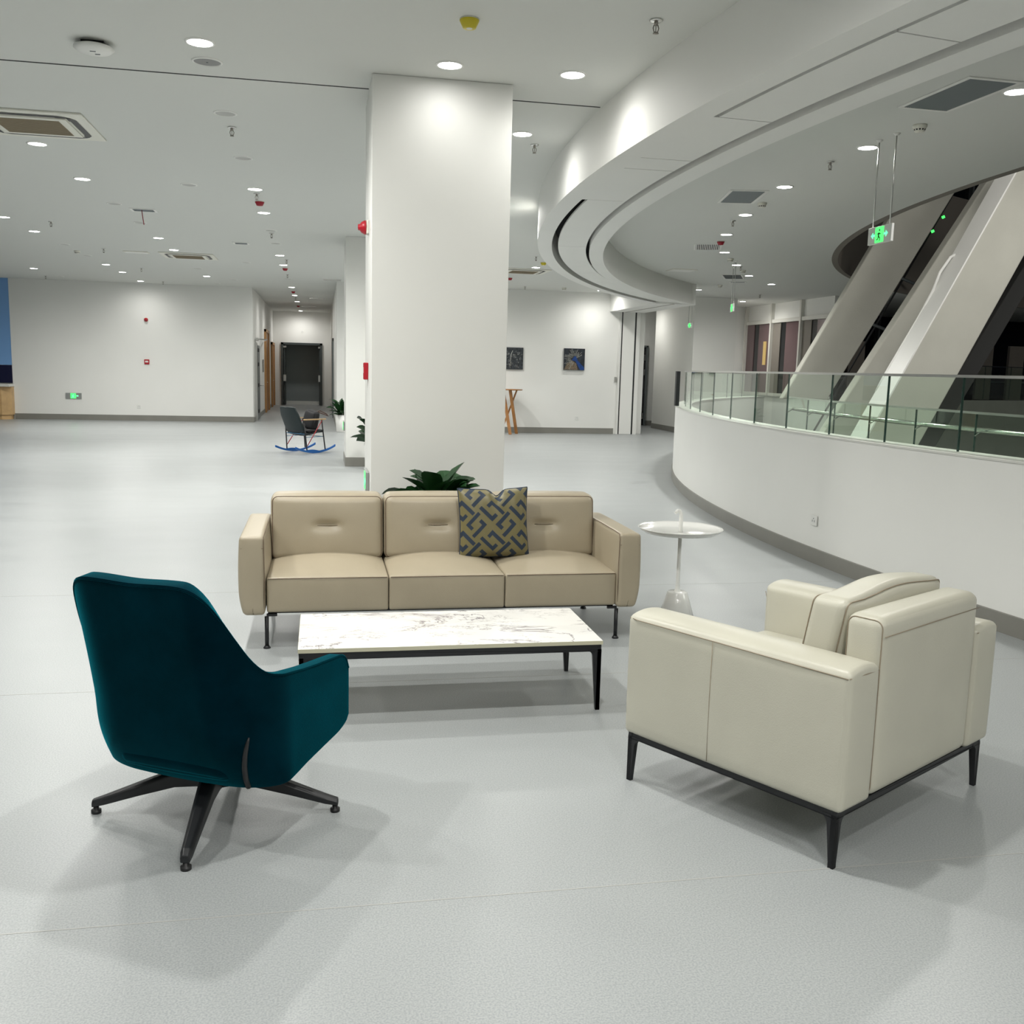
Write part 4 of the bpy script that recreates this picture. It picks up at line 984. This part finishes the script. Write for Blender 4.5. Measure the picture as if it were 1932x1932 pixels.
V = []; F = []; NS, NV = 110, 26
for i in range(NS+1):
    for k in range(NV+1): V.append(P3(-1+2*i/NS, k/NV))
    if i:
        for k in range(NV): F.append(((i-1)*(NV+1)+k, i*(NV+1)+k, i*(NV+1)+k+1, (i-1)*(NV+1)+k+1))
b = B(); b.add(V, F, True); sho = b.go('shell', 'velvet', ch)
bm = bmesh.new(); bm.from_mesh(sho.data); bm.faces.ensure_lookup_table(); bm.normal_update()
if min(bm.faces, key=lambda f_: f_.calc_center_median().y).normal.y > 0: bmesh.ops.reverse_faces(bm, faces=bm.faces)
bm.to_mesh(sho.data); bm.free()
md = sho.modifiers.new('thick', 'SOLIDIFY'); md.thickness = .05; md.offset = -1
mb = sho.modifiers.new('bevel', 'BEVEL'); mb.width = .016; mb.segments = 4; mb.limit_method = 'ANGLE'; mb.angle_limit = math.radians(50)
b = B(); b.tube([P3(-1+2*i/160, .99, -.001) for i in range(161)], .004, 6); b.go('rim_piping', 'velvet', sho)
for sg in (1,):
    pts = [P3(sg*(.300+.16*v), v, .001) for v in [.01, .08, .16, .24, .30, .35, .39]]
    b = B(); b.tube(pts, [.010, .010, .0095, .009, .008, .006, .003], 8); b.go('side_gusset', 'black', sho)
b = B(); ring_ = [P3(-1+2*i/60, .015, -.012) for i in range(61)]; V = [(0, .05, .185)]+ring_; n_ = len(ring_)
b.add(V, [(0, i+1, (i+1) % n_+1) for i in range(n_)], True); b.go('underside', 'velvet', ch)
B().pad((0, .045, .345), (.60, .58, .15), .05, (.005, .012, .03), n=10, fn=lambda q: (q[0]*(1-.25*max(0, -q[1]-.05)/.24), q[1], q[2]+.10*(q[1]))).go('seat', 'velvet', ch)
B().pad((0, -.22, .62), (.44, .09, .46), .04, (.01, .03, .02), n=8, fn=lambda q: (q[0], q[1]-.15*q[2]-.03, q[2])).go('inner_back', 'velvet', ch)
bs = B(); bs.lathe([(.0001, .12), (.05, .12), (.055, .15), (.055, .20), (.09, .215), (.0001, .22)], n=24); hub = bs.go('hub', 'blkmetal', ch)
feet = [(-.428, .06), (-.053, -.409), (.433, -.047), (.055, .425)]
for fx_, fy_ in feet:
    l = math.hypot(fx_, fy_); d_ = Vector((fx_/l, fy_/l, 0)); n_ = Vector((-d_.y, d_.x, 0))
    secs = [(.0, .035, .205, .105), (.06, .033, .195, .115), (.14, .030, .172, .110), (.28, .025, .116, .072), (.40, .020, .068, .036), (l+.012, .016, .052, .026)]
    V = []; F = []
    for q, hw, zt, zb_ in secs:
        for (su, zz) in ((-1, zb_), (1, zb_), (1.0, zt-.012), (.55, zt), (-.55, zt), (-1.0, zt-.012)): p_ = d_*q+n_*su*hw; V.append((p_.x, p_.y, zz))
    m_ = 6
    for i in range(len(secs)-1):
        for k in range(m_): F.append((i*m_+k, i*m_+(k+1) % m_, (i+1)*m_+(k+1) % m_, (i+1)*m_+k))
    F += [tuple(range(m_))[::-1], tuple(range((len(secs)-1)*m_, len(secs)*m_))]
    b = B(); b.add(V, F); lg = b.go('leg', 'blkmetal', ch, rot=math.radians(30), bevel=.004)
    b = B(); b.lathe([(.0001, 0), (.018, 0), (.018, .012), (.010, .013), (.010, .030), (.0001, .030)], c=(fx_, fy_, 0), n=16); b.go('foot_pad', 'black', lg)

# ---------------------------------------------------------------- white side table
st = thing('side_table', 'glossy white round tray side table with hooked handle and conical base', 'table', (2.375, 6.14, 0))
B().lathe([(.0001, 0), (.118, 0), (.122, .004), (.068, .178), (.062, .184), (.0001, .186)], n=48).go('base', 'glosswhite', st)
b = B(); b.lathe([(.026, .184), (.017, .20), (.0125, .235), (.0125, .585), (.0001, .585)], n=24); b.go('pole', 'glosswhite', st)
B().lathe([(.0001, .582), (.20, .584), (.245, .590), (.272, .607), (.283, .620), (.285, .624), (.276, .616), (.245, .600), (.20, .594), (.0001, .592)], n=64).go('tray', 'glosswhite', st)
b = B(); P = [(0, 0, .59), (0, 0, .66), (0, 0, .70), (-.002, 0, .722), (-.012, 0, .738), (-.026, 0, .738), (-.044, -.004, .722)]
b.tube(P, [.014, .014, .013, .012, .012, .013, .011], 14); b.go('handle', 'glosswhite', st)

# ---------------------------------------------------------------- rocking chair with bag
rk = thing('rocking_chair', 'dark shell rocking chair with blue rockers and wooden arms in the left hall', 'rocking chair', (-.28, 18.8, 0), math.radians(44))
g = .27
for s_ in (-1, 1):
    V = []; n = 20
    for i in range(n+1):
        x = -.50+1.0*i/n; zb_ = .10*(x/.5)**2; zt = zb_+.036+.030*max(0, math.cos((x+.08)*9.5))*(1 if abs(x) < .30 else .2)
        V.append((x, zb_, zt))
    b = B(); b.prism([(x, s_*g-.012, a_) for x, a_, c_ in V]+[(x, s_*g-.012, c_) for x, a_, c_ in V[::-1]], (0, .024, 0)); b.go('rocker', 'bluerock', rk)
for s_ in (-1, 1):
    B().tube([(-.22, s_*g, .05), (-.27, s_*.25, .56)], .012, 8).go('leg', 'blkmetal', rk)
    B().tube([(.24, s_*g, .06), (.17, s_*.25, .62)], .012, 8).go('leg', 'blkmetal', rk)
    B().tube([(-.21, s_*g, .14), (.17, s_*.26, .60)], .008, 6).go('brace', 'red', rk)
    B().box(-.30, .25, s_*.27-.02, s_*.27+.02, .615, .637).go('armrest', 'oak', rk, bevel=.006)
b = B()
for z in (.36, .47): b.tube([(-.25, -.25, z), (-.25, .25, z)], .007, 6)
for k in range(4): y = -.25+k*.125; b.tube([(-.25, y, .36 if k % 2 else .47), (-.25, y+.125, .47 if k % 2 else .36)], .005, 6)
b.go('rear_lattice', 'bluetube', rk)
b = B()
for s_ in (-1, 1): b.tube([(-.24, s_*.25, .30), (.20, s_*.25, .30)], .006, 6); b.tube([(.20, -.25, .30), (.20, .25, .30)], .006, 6)
b.go('seat_rail', 'bluetube', rk)
def shellseat():
    V = []; F = []; prof = [(-.47, .86), (-.455, .84), (-.40, .70), (-.33, .55), (-.27, .42), (-.20, .345), (-.10, .33), (.05, .36), (.20, .40), (.27, .395), (.30, .37)]
    nx = 12
    for i, (x, z) in enumerate(prof):
        f = i/(len(prof)-1); hw = .235 if 1 < i < 9 else (.20 if i in (1, 9) else .15)
        for k in range(nx+1):
            u = -1+2*k/nx; V.append((x+.03*u*u*(1 if i < 5 else 0), u*hw, z+.03*u*u*(1 if i >= 5 else 0)))
        if i:
            for k in range(nx): F.append(((i-1)*(nx+1)+k, (i-1)*(nx+1)+k+1, i*(nx+1)+k+1, i*(nx+1)+k))
    b = B(); b.add(V, F, True); o = b.go('seat_shell', 'shell', rk); md = o.modifiers.new('t', 'SOLIDIFY'); md.thickness = .022; return o
shellseat()
B().pad((.06, 0, .40), (.40, .42, .05), .02, (0, 0, .01), n=6).go('seat_pad', 'bag', rk)
bg = thing('handbag', 'black handbag with brown strap lying on the rocking chair seat', 'bag', (-.18, 18.9, .445), math.radians(38))
B().pad((0, 0, .16), (.13, .34, .34), .05, (.03, .02, .01), n=8, fn=lambda q: (q[0]+.25*q[2], q[1]*(1-.5*max(0, q[2])), q[2]+.02*math.sin(q[1]*12))).go('bag_body', 'bag', bg)
b = B(); b.tube([(.03, -.10, .30), (.12, -.12, .33), (.24, -.16, .27), (.31, -.12, .23), (.26, -.05, .26), (.12, .05, .32), (.04, .08, .30)], .010, 7); b.go('strap', 'strap', bg)
